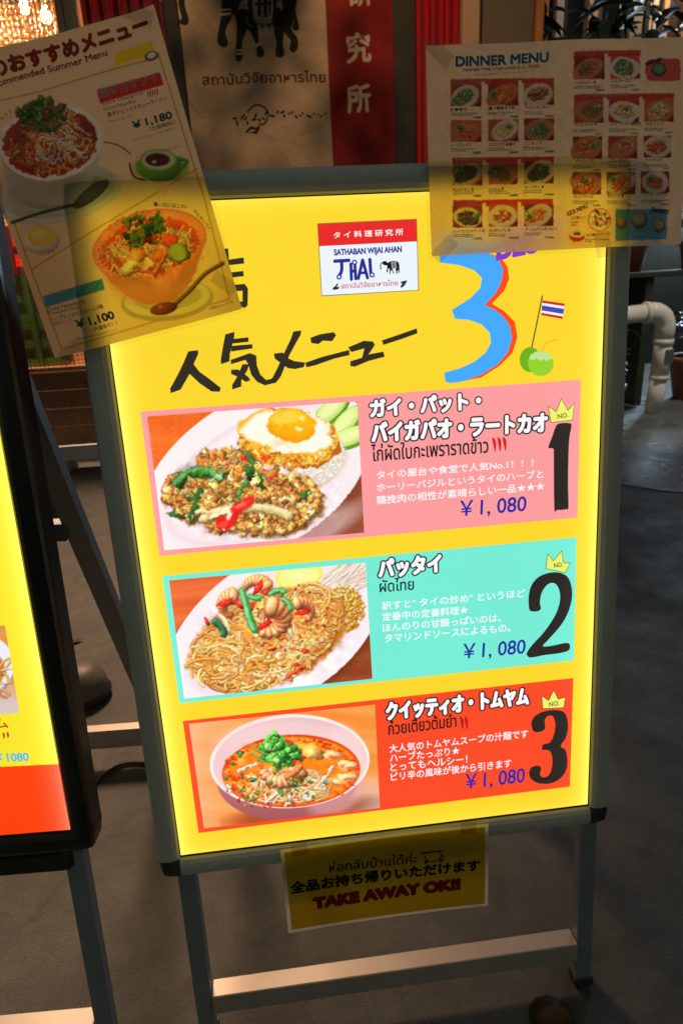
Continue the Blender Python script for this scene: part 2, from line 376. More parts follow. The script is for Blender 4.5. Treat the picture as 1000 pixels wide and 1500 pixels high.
        C = img.sample(z[:, 0], z[:, 1])
        i = np.arange(nx * ny).reshape(ny, nx); F = np.stack([i[1:, :-1], i[1:, 1:], i[:-1, 1:], i[:-1, :-1]], -1).reshape(-1, 4)
        return s.put(name, P, F, h, C)
def fixwind(V, F):
    out = []
    for f in F:
        a = 0
        for i in range(len(f)):
            x0, y0 = V[f[i]][:2]; x1, y1 = V[f[(i + 1) % len(f)]][:2]; a += x0 * y1 - x1 * y0
        out.append(tuple(f) if a > 0 else tuple(reversed(f)))
    return out
def catmull(P, k, closed=False):
    P = np.asarray(P, float); n_ = len(P); out = []
    rng = range(n_) if closed else range(n_ - 1)
    for i in rng:
        if closed: a, b, c, d = P[(i - 1) % n_], P[i], P[(i + 1) % n_], P[(i + 2) % n_]
        else: a, b, c, d = P[max(i - 1, 0)], P[i], P[i + 1], P[min(i + 2, n_ - 1)]
        for t in np.arange(k) / k:
            out.append(0.5 * (2 * b + (c - a) * t + (2 * a - 5 * b + 4 * c - d) * t * t + (3 * b - 3 * c + d - a) * t ** 3))
    if not closed: out.append(P[-1])
    return np.array(out)
GL = {}
def glyphs(body, shear=0.0):
    if (body, shear) in GL: return GL[(body, shear)]
    c = bpy.data.curves.new('t', 'FONT'); c.body = body; c.shear = shear; c.resolution_u = 4
    o = bpy.data.objects.new('t', c); COL.objects.link(o); bpy.context.view_layer.update()
    me = bpy.data.meshes.new_from_object(o.evaluated_get(bpy.context.evaluated_depsgraph_get()))
    V = np.array([v.co[:2] for v in me.vertices]); F = fixwind(V, [tuple(p.vertices) for p in me.polygons])
    bpy.data.objects.remove(o); bpy.data.curves.remove(c); bpy.data.meshes.remove(me)
    GL[(body, shear)] = (V, F); return V, F

# ------------------------------------------------------------------ painter for the printed food pictures
class Canvas:
    def __init__(s, x0, y0, x1, y1, res, bgc):
        s.x0, s.y0, s.r = x0, y0, res
        s.w = int((x1 - x0) * res); s.h = int((y1 - y0) * res)
        s.a = np.empty((s.h, s.w, 3)); s.a[:] = np.array(bgc, float)
    def win(s, xa, ya, xb, yb):
        i0 = max(0, int((xa - s.x0) * s.r) - 1); i1 = min(s.w, int((xb - s.x0) * s.r) + 2)
        j0 = max(0, int((ya - s.y0) * s.r) - 1); j1 = min(s.h, int((yb - s.y0) * s.r) + 2)
        if i1 <= i0 or j1 <= j0: return None
        X, Y = np.meshgrid((np.arange(i0, i1) + .5) / s.r + s.x0, (np.arange(j0, j1) + .5) / s.r + s.y0)
        return s.a[j0:j1, i0:i1], X, Y
    def blend(s, A, al, c): A[:] = A * (1 - al[..., None]) + c * al[..., None]
    def ell(s, cx, cy, rx, ry, rot=0, col=(255, 255, 255), soft=1.5, dome=0.0, alpha=1.0, spec=0.0, wob=0.0, grad=None, ring=None, light=(-0.5, -0.75)):
        R_ = max(rx, ry) * (1 + wob) + soft + 2; w = s.win(cx - R_, cy - R_, cx + R_, cy + R_)
        if w is None: return
        A, X, Y = w; c, sn = math.cos(R(rot)), math.sin(R(rot)); dx, dy = X - cx, Y - cy
        p = (dx * c + dy * sn) / rx; q = (-dx * sn + dy * c) / ry; r = np.sqrt(p * p + q * q) + 1e-9
        if wob:
            th = np.arctan2(q, p); ph = RNG.uniform(0, 6.28, 4)
            r = r / (1 + wob * (np.sin(3 * th + ph[0]) * .5 + np.sin(5 * th + ph[1]) * .3 + np.sin(9 * th + ph[2]) * .25 + np.sin(17 * th + ph[3]) * .15))
        al = np.clip((1 - r) * min(rx, ry) / soft + .5, 0, 1) * alpha
        if ring: al = al * np.clip((r - ring) * min(rx, ry) / soft + .5, 0, 1)
        C = np.empty(A.shape); C[:] = np.array(col, float)
        if grad is not None: t = np.clip((q + 1) / 2, 0, 1)[..., None]; C = C * (1 - t) + np.array(grad, float) * t
        if dome:
            nz = np.sqrt(np.clip(1 - r * r, 0, 1)); lx, ly = light
            sh = 1 + dome * (-(0) + (dx / R_ * lx + dy / R_ * ly) * 0.9 + (nz - .75) * .6)
            C = C * np.clip(sh, 0.15, 1.6)[..., None]
            if spec:
                hx = cx + lx * rx * .45; hy = cy + ly * ry * .45
                sp = np.exp(-((X - hx) ** 2 + (Y - hy) ** 2) / (min(rx, ry) * .28) ** 2) * spec
                C = C + (255 - C) * np.clip(sp, 0, 1)[..., None]
        s.blend(A, al, np.clip(C, 0, 255))
    def strand(s, pts, wd, col, shade=0.45, shadow=0.5, hi=0.3, k=6):
        P = catmull(pts, k) if len(pts) > 2 else np.asarray(pts, float)
        x0, y0 = P.min(0) - wd * 1.6 - 3; x1, y1 = P.max(0) + wd * 1.6 + 3; w = s.win(x0, y0, x1, y1)
        if w is None: return
        A, X, Y = w; D = np.full(X.shape, 1e9); S = np.zeros(X.shape); r = wd / 2
        for (ax, ay), (bx, by) in zip(P[:-1], P[1:]):
            ex, ey = bx - ax, by - ay; L2 = ex * ex + ey * ey + 1e-9
            t = np.clip(((X - ax) * ex + (Y - ay) * ey) / L2, 0, 1); qx, qy = X - ax - t * ex, Y - ay - t * ey
            d = np.sqrt(qx * qx + qy * qy); mk = d < D; D = np.where(mk, d, D); S = np.where(mk, (qx * -.5 + qy * -.75), S)
        if shadow: s.blend(A, np.clip(1.35 - D / (r * 1.5), 0, 1) * shadow * .5, np.array(col, float) * np.array((.55, .36, .2)))
        t = np.clip(D / r, 0, 1); C = np.array(col, float)[None, None] * (1 - shade * t ** 2 + shade * .8 * S / r)[..., None]
        hl = np.exp(-((S / r - .35) / .25) ** 2) * hi; C = C + (255 - C) * hl[..., None]
        s.blend(A, np.clip((r - D) * s.r + .5, 0, 1), np.clip(C, 0, 255))
    def poly(s, P, col, soft=1.0, alpha=1.0):
        P = np.asarray(P, float); w = s.win(P[:, 0].min() - 2, P[:, 1].min() - 2, P[:, 0].max() + 2, P[:, 1].max() + 2)
        if w is None: return
        A, X, Y = w; ins = np.zeros(X.shape, bool); D = np.full(X.shape, 1e9)
        for i in range(len(P)):
            (ax, ay), (bx, by) = P[i], P[(i + 1) % len(P)]
            if ay != by:
                cr = ((ay > Y) != (by > Y)) & (X < (bx - ax) * (Y - ay) / (by - ay) + ax); ins ^= cr
            ex, ey = bx - ax, by - ay; t = np.clip(((X - ax) * ex + (Y - ay) * ey) / (ex * ex + ey * ey + 1e-9), 0, 1)
            D = np.minimum(D, np.hypot(X - ax - t * ex, Y - ay - t * ey))
        al = np.clip(.5 + np.where(ins, D, -D) / soft, 0, 1) * alpha
        s.blend(A, al, np.array(col, float))
    def grain(s, amt, sx=1, sy=1, where=None):
        g = RNG.normal(0, 1, (s.h // sy + 2, s.w // sx + 2)); g = np.repeat(np.repeat(g, sy, 0), sx, 1)[:s.h, :s.w]
        g = (g + np.roll(g, 1, 0) + np.roll(g, 1, 1) + np.roll(g, -1, 1)) / 2
        s.a = np.clip(s.a * (1 + amt * g[..., None]), 0, 255)
    def fractal(s, cell, octs=3):
        out = np.zeros((s.h, s.w)); amp = 1.0
        for o_ in range(octs):
            c_ = max(2.0, cell / 2 ** o_) * s.r; gh, gw = int(s.h / c_) + 3, int(s.w / c_) + 3; g = RNG.normal(0, 1, (gh, gw))
            yy = np.arange(s.h) / c_; xx = np.arange(s.w) / c_; j = yy.astype(int); i = xx.astype(int); fy = (yy - j); fx = (xx - i)
            fy = (fy * fy * (3 - 2 * fy))[:, None]; fx = (fx * fx * (3 - 2 * fx))[None]
            out += amp * (g[j][:, i] * (1 - fy) * (1 - fx) + g[j + 1][:, i] * fy * (1 - fx) + g[j][:, i + 1] * (1 - fy) * fx + g[j + 1][:, i + 1] * fy * fx); amp *= .55
        return out
    def organic(s, x0, y0, x1, y1, amp, cell, tone=.06, mask=None):
        """break up the brush shapes inside a region with a fractal displacement and uneven tone"""
        dx = s.fractal(cell) * amp * s.r; dy = s.fractal(cell) * amp * s.r; J, I = np.mgrid[0:s.h, 0:s.w]
        X = I / s.r + s.x0; Y = J / s.r + s.y0; cx, cy = (x0 + x1) / 2, (y0 + y1) / 2
        m = np.clip((1.0 - np.sqrt(((X - cx) / (x1 - x0) * 2) ** 2 + ((Y - cy) / (y1 - y0) * 2) ** 2)) * 5, 0, 1)
        i = np.clip(I + dx * m, 0, s.w - 1.001); j = np.clip(J + dy * m, 0, s.h - 1.001); i0 = i.astype(int); j0 = j.astype(int); fi = (i - i0)[..., None]; fj = (j - j0)[..., None]; a = s.a
        s.a = a[j0, i0] * (1 - fi) * (1 - fj) + a[j0, i0 + 1] * fi * (1 - fj) + a[j0 + 1, i0] * (1 - fi) * fj + a[j0 + 1, i0 + 1] * fi * fj
        s.a = np.clip(s.a * (1 + tone * (s.fractal(cell * 3) * m)[..., None]), 0, 255)
    def leaf(s, cx, cy, L, W, rot, col):
        s.ell(cx, cy, L, W, rot, col, dome=.9, wob=.12, spec=.15); c, sn = math.cos(R(rot)), math.sin(R(rot))
        s.strand([(cx - L * .8 * c, cy - L * .8 * sn), (cx + L * .8 * c, cy + L * .8 * sn)], max(1.2, W * .14), np.array(col) * 1.35, 0, 0, 0)
    def grade(s, sat=1.15, gain=(1.06, 1.02, .96), lift=6):
        g = s.a.mean(2, keepdims=True); a = (g + (s.a - g) * sat) * np.array(gain) + lift; s.a = np.clip(255 * (np.clip(a, 0, 255) / 255) ** .93, 0, 255)
        s.a = (s.a * 2 + np.roll(s.a, 1, 0) + np.roll(s.a, 1, 1)) / 4
    def sample(s, x, y):
        i = np.clip((x - s.x0) * s.r - .5, 0, s.w - 1.001); j = np.clip((y - s.y0) * s.r - .5, 0, s.h - 1.001)
        i0 = i.astype(int); j0 = j.astype(int); fi = (i - i0)[:, None]; fj = (j - j0)[:, None]; a = s.a
        c = (a[j0, i0] * (1 - fi) * (1 - fj) + a[j0, i0 + 1] * fi * (1 - fj) + a[j0 + 1, i0] * (1 - fi) * fj + a[j0 + 1, i0 + 1] * fi * fj)
        return lin(np.clip(c, 0, 255))
def U(a, b): return float(RNG.uniform(a, b))
def pick(L): return L[int(RNG.integers(len(L)))]
def jit(c, k=.12):
    f = U(1 - k, 1 + k); return np.clip(np.array(c, float) * f * (1 + RNG.normal(0, .03, 3)), 0, 255)
def in_ell(cx, cy, rx, ry, rot=0, pw=.5):
    r = U(0, 1) ** pw; t = U(0, 6.283); p = r * rx * math.cos(t); q = r * ry * math.sin(t); c, sn = math.cos(R(rot)), math.sin(R(rot))
    return cx + p * c - q * sn, cy + p * sn + q * c
def wig(cx, cy, L, a, bend=.6, n_=4):
    P = [(cx, cy)]
    for i in range(n_):
        P.append((P[-1][0] + L / n_ * math.cos(a), P[-1][1] + L / n_ * math.sin(a))); a += U(-bend, bend)
    return P

# ---- the three dish pictures, each painted in the pixel space of an enlarged view of its print
def wood(cv, c1, c2, ang=12, f=0.05):
    Y, X = np.mgrid[0:cv.h, 0:cv.w]; X = X / cv.r + cv.x0; Y = Y / cv.r + cv.y0
    q = -X * math.sin(R(ang)) + Y * math.cos(R(ang)); t = X * math.cos(R(ang)) + Y * math.sin(R(ang))
    g = sum(np.sin(q * f * k + 1.7 * k + .8 * np.sin(t * .004 * k + k)) / k for k in (1, 2.3, 4.1, 7.7, 13)) * .28 + .5
    g = np.clip(g, 0, 1)[..., None]; cv.a[:] = np.array(c1, float) * (1 - g) + np.array(c2, float) * g
def noodle(cv, E, wd, cols, rmin=35, rmax=120, n_=1, **k):
    cx, cy, rx, ry, rot = E; c, s_ = math.cos(R(rot)), math.sin(R(rot)); done = 0; tries = 0
    while done < n_ and tries < n_ * 12:
        tries += 1; x, y = in_ell(cx, cy, rx, ry, rot, .5); r = U(rmin, rmax); a0 = U(0, 6.28); sw = U(.9, 2.6) * pick([-1, 1]); ec = U(.45, .9)
        P = [(x + r * math.cos(a0 + sw * t) * 1.0, y + r * ec * math.sin(a0 + sw * t) + 6 * math.sin(5 * t + a0)) for t in np.linspace(0, 1, 6)]
        if any(((dx * c + dy * s_) / rx) ** 2 + ((-dx * s_ + dy * c) / ry) ** 2 > 1.12 for dx, dy in ((p[0] - cx, p[1] - cy) for p in P)): continue
        cv.strand(P, U(*wd), jit(pick(cols), .08), k.get('shade', .35), k.get('shadow', .45), k.get('hi', .4), 5); done += 1
def shrimp(cv, cx, cy, r, a0, a1, wd, flip=1):
    n_ = 9; T = np.linspace(R(a0), R(a1), n_)
    for i, t in list(enumerate(T))[::-1]:
        f = i / (n_ - 1); w_ = wd * (.56 - .30 * f); x, y = cx + r * math.cos(t), cy + flip * r * math.sin(t) * .85; rot = math.degrees(t) * flip
        if i == n_ - 1:
            for d in (-22, 22): cv.ell(x + w_ * .8 * math.cos(t + 1.57 * np.sign(a1 - a0)), y + w_ * .8 * math.sin(t + 1.57 * np.sign(a1 - a0)), w_ * 1.0, w_ * .36, math.degrees(t) + 90 + d, (226, 66, 34), dome=.9, spec=.4)
        cv.ell(x + 3, y + 5, w_, w_ * .62, rot, (120, 56, 20), alpha=.5, soft=5)
        cv.ell(x, y, w_ * 1.02, w_ * .66, rot, (236, 112, 58), dome=.7, soft=3); cv.ell(x - 1, y - 1, w_ * .92, w_ * .50, rot, jit((250, 178, 124), .05), dome=.8, spec=.35, soft=4)
        cv.ell(x - w_ * .2, y - w_ * .12, w_ * .4, w_ * .12, rot, (255, 236, 216), alpha=.7, soft=4)
def dish_one():
    cv = Canvas(0, 0, 960, 667, .62, (232, 95, 30)); wood(cv, (226, 88, 26), (240, 112, 44), 5, .03)
    Y, X = np.mgrid[0:cv.h, 0:cv.w]; m = np.clip(((X + Y * 1.0) / cv.r - 900) / 160, 0, 1)[..., None]; cv.a = cv.a * (1 - m) + np.array((132, 70, 50)) * m
    cv.grain(.05, 3, 1)
    cv.ell(505, 345, 505, 315, -30, (110, 50, 25), soft=30, alpha=.6)
    cv.ell(485, 318, 505, 308, -30, (244, 236, 248), soft=2, grad=(238, 228, 244))
    cv.ell(490, 322, 425, 228, -30, (228, 214, 234), soft=14); cv.ell(500, 318, 400, 212, -30, (240, 230, 246), soft=24)
    cv.ell(640, 600, 320, 60, -30, (226, 212, 232), soft=30, alpha=.5)
    for x, y, a in ((790, 60, -40), (850, 110, -45), (870, 165, -20)):
        cv.ell(x, y, 95, 42, a, (92, 160, 40), dome=.3); cv.ell(x - 4, y - 6, 84, 34, a, (206, 232, 140), dome=.2); cv.ell(x - 6, y - 8, 58, 18, a, (228, 242, 184), alpha=.7, soft=6)
    cv.ell(690, 262, 165, 118, -18, (214, 205, 196), soft=10, wob=.06)
    for _ in range(900):
        x, y = in_ell(690, 258, 158, 108, -18); cv.ell(x, y, U(6, 9), U(2.5, 3.6), U(0, 180), jit((244, 240, 236), .06), dome=.5, soft=1.2)
    cv.ell(612, 172, 208, 118, 8, (170, 90, 20), wob=.09, soft=3); cv.ell(612, 166, 204, 112, 8, (244, 176, 56), wob=.09, soft=5)
    for _ in range(260):
        t = U(0, 6.28); k = U(.84, .99); cv.ell(612 + 200 * k * math.cos(t), 168 + 110 * k * math.sin(t), U(5, 12), U(3, 7), U(0, 180), jit(pick([(238, 150, 30), (250, 196, 90), (205, 110, 20), (250, 222, 160)]), .1), dome=.8, soft=2)
    for _ in range(150):
        x, y = in_ell(590, 245, 130, 32, 10); cv.ell(x, y, U(5, 12), U(3, 7), U(0, 180), jit(pick([(226, 130, 26), (250, 190, 80), (196, 96, 16)]), .1), dome=.8, soft=2)
    cv.ell(612, 142, 182, 84, 5, (252, 250, 240), wob=.07, soft=12)
    for _ in range(26):
        x, y = in_ell(612, 145, 150, 66); cv.ell(x, y, U(12, 40), U(5, 12), U(-20, 20), pick([(255, 255, 252), (240, 234, 214), (226, 228, 222)]), alpha=.5, soft=8)
    cv.ell(600, 188, 60, 16, 5, (255, 214, 180), alpha=.6, soft=12)
    cv.ell(627, 118, 101, 66, 6, (240, 140, 6), soft=5); cv.ell(627, 112, 96, 60, 6, (255, 184, 22), soft=9, grad=(250, 158, 10))
    cv.ell(600, 88, 60, 22, -8, (255, 214, 90), alpha=.7, soft=16); cv.ell(655, 134, 16, 8, 10, (255, 246, 210), soft=8); cv.ell(668, 88, 12, 6, 10, (255, 240, 180), soft=6, alpha=.8)
    # minced chicken
    pts = []
    for _ in range(620):
        x, y = in_ell(430, 408, 318, 152, 6, .62)
        if y < 250 + .25 * abs(x - 380): continue
        pts.append((x, y))
    for _ in range(60): pts.append(in_ell(350, 250, 100, 45, 0))
    pts.sort(key=lambda p: p[1])
    for x, y in pts: cv.ell(x + 4, y + 9, 26, 17, 0, (120, 72, 24), alpha=.4, soft=10)
    PAL = [(216, 152, 76), (236, 178, 104), (200, 134, 62), (226, 136, 60), (178, 112, 48), (244, 196, 130), (206, 142, 70), (170, 110, 50)]
    for x, y in pts:
        c = jit(pick(PAL), .12); r = U(12, 25)
        cv.ell(x, y, r, r * U(.6, .9), U(0, 180), c * .55, soft=4, wob=.2); cv.ell(x - 1.5, y - 2.5, r * .86, r * U(.5, .75), U(0, 180), c, dome=1.25, wob=.22, spec=U(0, .55), soft=2)
    for _ in range(26):
        x, y = in_ell(340, 290, 90, 60); cv.ell(x, y, U(8, 16), U(5, 9), U(0, 180), jit((226, 112, 34), .1), dome=1, spec=.4)
    for P, w_ in (([(168, 350), (190, 318), (240, 300), (290, 305), (335, 318)], 44), ([(430, 222), (460, 245), (470, 290), (452, 320)], 13), ([(440, 340), (425, 372), (412, 410)], 15)):
        cv.strand(P, w_, (54, 136, 46), .55, .9, .35)
    cv.strand([(300, 330), (320, 316), (338, 322)], 22, (170, 214, 150), .3, .3, .5)
    for x, y, L, W, a in ((232, 400, 42, 15, -35), (238, 440, 46, 14, 70), (225, 470, 34, 12, 100), (155, 478, 34, 12, 10), (676, 404, 30, 16, -55), (465, 290, 42, 12, 100), (448, 300, 34, 12, 60), (500, 340, 40, 12, 75)):
        cv.leaf(x, y, L, W, a, (40, 84, 34))
    for x, y in ((430, 245), (518, 245), (540, 322), (562, 312), (512, 290)): cv.ell(x, y, U(9, 20), U(7, 12), U(-60, 60), (222, 52, 30), dome=1, spec=.5)
    cv.organic(90, 180, 760, 600, 5.5, 16, .07); cv.organic(380, 20, 840, 330, 4, 20, .0)
    cv.strand([(268, 496), (320, 468), (400, 456), (480, 450), (560, 462), (612, 484)], 40, (226, 206, 140), .35, .8, .5)
    cv.strand([(300, 488), (360, 466), (430, 462)], 14, (246, 236, 190), .1, 0, .3)
    cv.poly([(392, 432), (440, 412), (474, 400), (470, 440), (436, 462), (412, 484), (398, 520), (360, 552), (326, 540), (316, 506), (330, 484), (366, 480), (378, 456)], (120, 20, 10), 8, .6); cv.poly([(394, 430), (440, 408), (472, 400), (466, 434), (432, 456), (408, 480), (392, 516), (358, 546), (328, 536), (320, 506), (334, 486), (366, 480), (380, 454)], (226, 28, 24), 3); cv.ell(350, 520, 26, 18, -40, (246, 60, 50), dome=.6, wob=.3, soft=8); cv.ell(430, 436, 30, 9, -35, (244, 70, 60), soft=8)
    cv.ell(372, 478, 10, 20, 20, (255, 226, 226), soft=5); cv.ell(410, 440, 22, 6, -35, (250, 120, 110), soft=6); cv.ell(350, 540, 5, 5, 0, (255, 220, 215), soft=4)
    for x, y in ((580, 420), (655, 445), (240, 470)): cv.strand([(x, y), (x + 26, y - 10), (x + 50, y + 4)], 18, (232, 208, 140), .4, .5, .4)
    cv.organic(60, 150, 900, 620, 2.5, 9, .03); cv.grade(1.08); cv.grain(.008); return cv
def dish_two():
    cv = Canvas(0, 0, 960, 667, .62, (200, 90, 45)); wood(cv, (196, 84, 42), (222, 112, 62), -6, .06)
    Y, X = np.mgrid[0:cv.h, 0:cv.w]; m = np.clip(((X + Y) / cv.r - 900) / 160, 0, 1)[..., None]; cv.a *= (1 - m * .38)
    cv.ell(508, 358, 470, 290, -30, (90, 36, 18), soft=30, alpha=.6)
    cv.ell(505, 338, 490, 288, -33, (242, 232, 248), soft=2); cv.ell(500, 340, 400, 215, -33, (226, 210, 234), soft=16); cv.ell(505, 336, 385, 205, -33, (240, 228, 246), soft=24)
    cv.ell(600, 118, 100, 62, -10, (250, 226, 120), soft=6); cv.ell(600, 118, 82, 46, -10, (252, 240, 150), soft=8)
    for t in range(0, 360, 40): cv.strand([(600, 118), (600 + 74 * math.cos(R(t)), 118 + 40 * math.sin(R(t)))], 3, (255, 250, 210), 0, 0, 0)
    for _ in range(46):
        x, y = in_ell(775, 140, 105, 58, -15); cv.strand(wig(x, y, U(90, 170), U(-.95, -.3), .16, 3), U(6, 10), jit((248, 232, 224), .05), .25, .5, .3)
    for _ in range(380):
        x, y = in_ell(775, 250, 92, 95, 20, .55); cv.ell(x + 2, y + 3, 9, 7, 0, (150, 90, 20), alpha=.5, soft=3)
        cv.ell(x, y, U(4, 9), U(3, 6), U(0, 180), jit(pick([(246, 206, 120), (236, 180, 70), (252, 226, 160), (216, 150, 40)]), .08), dome=.9, soft=1.5)
    cv.ell(480, 375, 318, 190, -22, (180, 106, 34), soft=18, wob=.05); cv.ell(440, 430, 220, 130, 0, (110, 54, 16), soft=50, alpha=.55)
    PAL = [(250, 184, 84), (238, 160, 60), (254, 204, 118), (232, 146, 46), (255, 218, 142), (220, 146, 62)]
    noodle(cv, (450, 395, 300, 180, -22), (9, 15), [tuple(np.array(p) * (.88, .76, .60)) for p in PAL], 40, 130, 240, shadow=.7)
    noodle(cv, (450, 385, 300, 180, -22), (8, 14), PAL, 40, 130, 380)
    noodle(cv, (660, 270, 120, 120, 20), (8, 13), PAL, 60, 140, 110)
    for _ in range(6):
        x, y = in_ell(460, 440, 220, 110, -20); cv.strand(wig(x, y, U(70, 140), U(-1.2, 1.2), .4, 4), U(9, 13), (246, 232, 200), .35, .7, .5)
    cv.strand([(515, 430), (518, 470), (530, 505), (548, 520)], 13, (250, 240, 214), .3, .8, .4)
    for _ in range(75):
        x, y = in_ell(500, 330, 260, 160, -25); cv.ell(x, y, U(4, 10), U(3, 7), U(0, 180), jit(pick([(226, 70, 30), (206, 40, 22), (240, 140, 40), (120, 60, 20), (250, 170, 70)]), .1), dome=1, spec=.4)
    cv.organic(150, 170, 850, 590, 4, 22, .07)
    shrimp(cv, 470, 292, 66, -75, 105, 84); shrimp(cv, 338, 240, 50, 265, 130, 60); shrimp(cv, 606, 262, 44, -110, 40, 52); shrimp(cv, 425, 176, 46, 330, 195, 56)
    for x, y, L, W, a in ((228, 300, 18, 8, 60), (300, 225, 36, 12, -20), (435, 165, 34, 13, 120), (365, 230, 22, 20, 30), (460, 315, 34, 12, -30), (485, 408, 24, 14, 20), (615, 262, 34, 12, -12), (625, 420, 18, 9, 0), (402, 246, 14, 20, 10), (590, 478, 14, 8, 0), (465, 185, 20, 12, 0)):
        cv.ell(x, y, L, W, a, jit((222, 44, 34), .1), dome=1.1, spec=.5, wob=.15)
    cv.strand([(556, 528), (590, 504), (618, 488)], 15, (226, 50, 24), .4, .6, .4)
    for P, w_ in (([(368, 180), (384, 230), (400, 290), (418, 334)], 30), ([(402, 200), (425, 210), (446, 204)], 20), ([(484, 190), (510, 178), (540, 182)], 22), ([(536, 212), (556, 228), (566, 250)], 22)):
        cv.strand(P, w_, (66, 168, 84), .35, .5, .2); cv.strand([(x - 4, y - 2) for x, y in P], w_ * .4, (120, 210, 140), .1, 0, .3)
    cv.strand([(280, 276), (300, 300), (318, 336)], 16, (246, 238, 206), .3, .5, .4); cv.strand([(262, 300), (290, 330), (296, 350)], 30, (36, 104, 60), .5, .5, .3)
    for _ in range(34):
        x, y = in_ell(340, 520, 170, 45, -5); pass
    noodle(cv, (360, 480, 210, 95, 0), (9, 14), PAL, 30, 90, 60)
    cv.organic(160, 120, 860, 600, 1.8, 10, .03); cv.grade(1.12); cv.grain(.008); return cv
def dish_three():
    cv = Canvas(80, 30, 900, 600, .72, (240, 140, 60)); wood(cv, (240, 128, 44), (250, 158, 84), 3, .04)
    Y, X = np.mgrid[0:cv.h, 0:cv.w]; X = X / cv.r + 80; Y = Y / cv.r + 30
    m = np.clip((330 - X) / 260, 0, 1)[..., None] * .55; cv.a = cv.a * (1 - m) + np.array((236, 206, 196)) * m
    m = np.clip((Y - 380 + (X - 500) * .2) / 160, 0, 1)[..., None] * np.clip((X - 640) / 120, 0, 1)[..., None]; cv.a = cv.a * (1 - m) + np.array((206, 190, 196)) * m
    cv.ell(560, 500, 300, 55, -8, (130, 50, 24), soft=30, alpha=.75)
    cv.ell(505, 352, 292, 178, -4, (196, 132, 150), soft=3, grad=(150, 78, 84)); cv.ell(700, 420, 130, 80, -30, (214, 160, 176), soft=30, alpha=.6)
    cv.ell(510, 290, 325, 190, -3, (246, 236, 250), soft=2); cv.ell(511, 293, 313, 180, -3, (218, 176, 190), soft=4, grad=(240, 212, 222))
    cv.ell(470, 215, 250, 95, -3, (232, 204, 214), soft=40, alpha=.8); cv.ell(740, 250, 70, 110, -20, (236, 210, 220), soft=30, alpha=.7)
    cv.ell(515, 328, 281, 148, -3, (206, 52, 16), soft=3); cv.ell(514, 330, 272, 140, -3, (246, 142, 20), soft=10, grad=(240, 120, 24))
    cv.a = cv.a; 
    for _ in range(120):
        x, y = in_ell(514, 330, 265, 134, -3, .5); cv.ell(x, y, U(8, 46), U(4, 18), U(-20, 20), pick([(252, 172, 40), (250, 190, 80), (232, 92, 20), (244, 130, 30), (252, 206, 120)]), alpha=.5, soft=8, wob=.2)
    for _ in range(170):
        t = U(0, 6.28); k = U(.86, 1); cv.ell(514 + 272 * k * math.cos(t), 330 + 141 * k * math.sin(t), U(3, 15), U(2, 6), U(-20, 20), pick([(214, 44, 14), (196, 30, 10), (240, 110, 30)]), alpha=.8, soft=3)
    for x, y in ((680, 262), (730, 300), (700, 375), (755, 305), (745, 350)): cv.ell(x, y, U(26, 44), U(12, 20), U(-20, 20), (250, 206, 150), dome=.6, wob=.15, spec=.5); cv.ell(x + 4, y + 8, 24, 6, 0, (226, 80, 40), alpha=.8, soft=4)
    cv.ell(600, 250, 44, 30, 10, (244, 170, 80), dome=.8, wob=.2); cv.ell(596, 246, 18, 10, 0, (255, 226, 170), soft=6)
    noodle(cv, (500, 385, 190, 75, 0), (6, 11), [(250, 216, 160), (246, 232, 206), (248, 190, 110), (240, 160, 80)], 30, 110, 120)
    for P in ([(300, 330), (330, 312), (372, 300)], [(255, 385), (270, 400), (262, 415)], [(410, 455), (440, 425), (470, 400)], [(430, 470), (455, 440), (480, 410)], [(490, 470), (512, 420), (540, 380)], [(620, 380), (650, 350), (680, 310)], [(555, 440), (600, 418), (590, 446)], [(500, 460), (540, 440), (580, 446)]):
        cv.strand(P, 12, (242, 236, 226), .3, .7, .5)
    for _ in range(120):
        x, y = in_ell(420, 400, 170, 80, 0); cv.ell(x, y, U(3, 9), U(2, 5), U(0, 180), pick([(196, 40, 16), (222, 70, 20), (120, 50, 14), (250, 150, 40)]), dome=.8)
    cv.organic(260, 200, 760, 470, 3.2, 24, .05)
    shrimp(cv, 470, 308, 74, 20, 160, 74)
    cv.strand([(500, 350), (530, 330), (548, 310)], 26, (238, 110, 50), .5, .4, .4)
    for _ in range(26):
        x, y = pick([in_ell(345, 420, 44, 38), in_ell(600, 310, 130, 100), in_ell(340, 352, 40, 14), in_ell(560, 400, 60, 40), in_ell(330, 290, 80, 40), in_ell(500, 400, 130, 60)])
        c = pick([(40, 120, 44), (26, 84, 34), (90, 160, 60)]); r = U(7, 13); cv.ell(x + 1, y + 3, r, r * .6, 0, (60, 30, 5), alpha=.5); cv.ell(x, y, r, r * .6, U(-30, 30), c, dome=.5); cv.ell(x, y, r * .45, r * .25, 0, (160, 196, 110))
    for _ in range(100):
        x, y = in_ell(466, 258, 80, 56, 8, .6)
        if U(0, 1) < .2: x, y = in_ell(438, 204, 24, 26)
        d = math.hypot(x - 468, y - 262) / 90; c = jit(pick([(96, 200, 76), (66, 166, 54), (146, 224, 106), (46, 130, 46), (40, 110, 44)]), .1)
        cv.ell(x + 3, y + 6, 15, 10, 0, (20, 50, 12), alpha=.6, soft=6); a = U(0, 180)
        for k in range(3): cv.ell(x + U(-9, 9), y + U(-7, 7), U(10, 18), U(6, 11), a + k * 60, c * U(.85, 1.15), dome=1, spec=.25, wob=.15)
    for P in ([(350, 232), (380, 245), (420, 260)], [(350, 255), (400, 290)]): cv.strand(P, 7, (120, 170, 60), .3, .5, .3)
    for x, y in ((446, 335), (520, 300), (545, 345), (432, 374), (600, 432), (250, 355), (305, 265), (275, 295), (478, 425)): cv.ell(x, y, 9, 7, U(0, 90), (46, 130, 44), dome=.8)
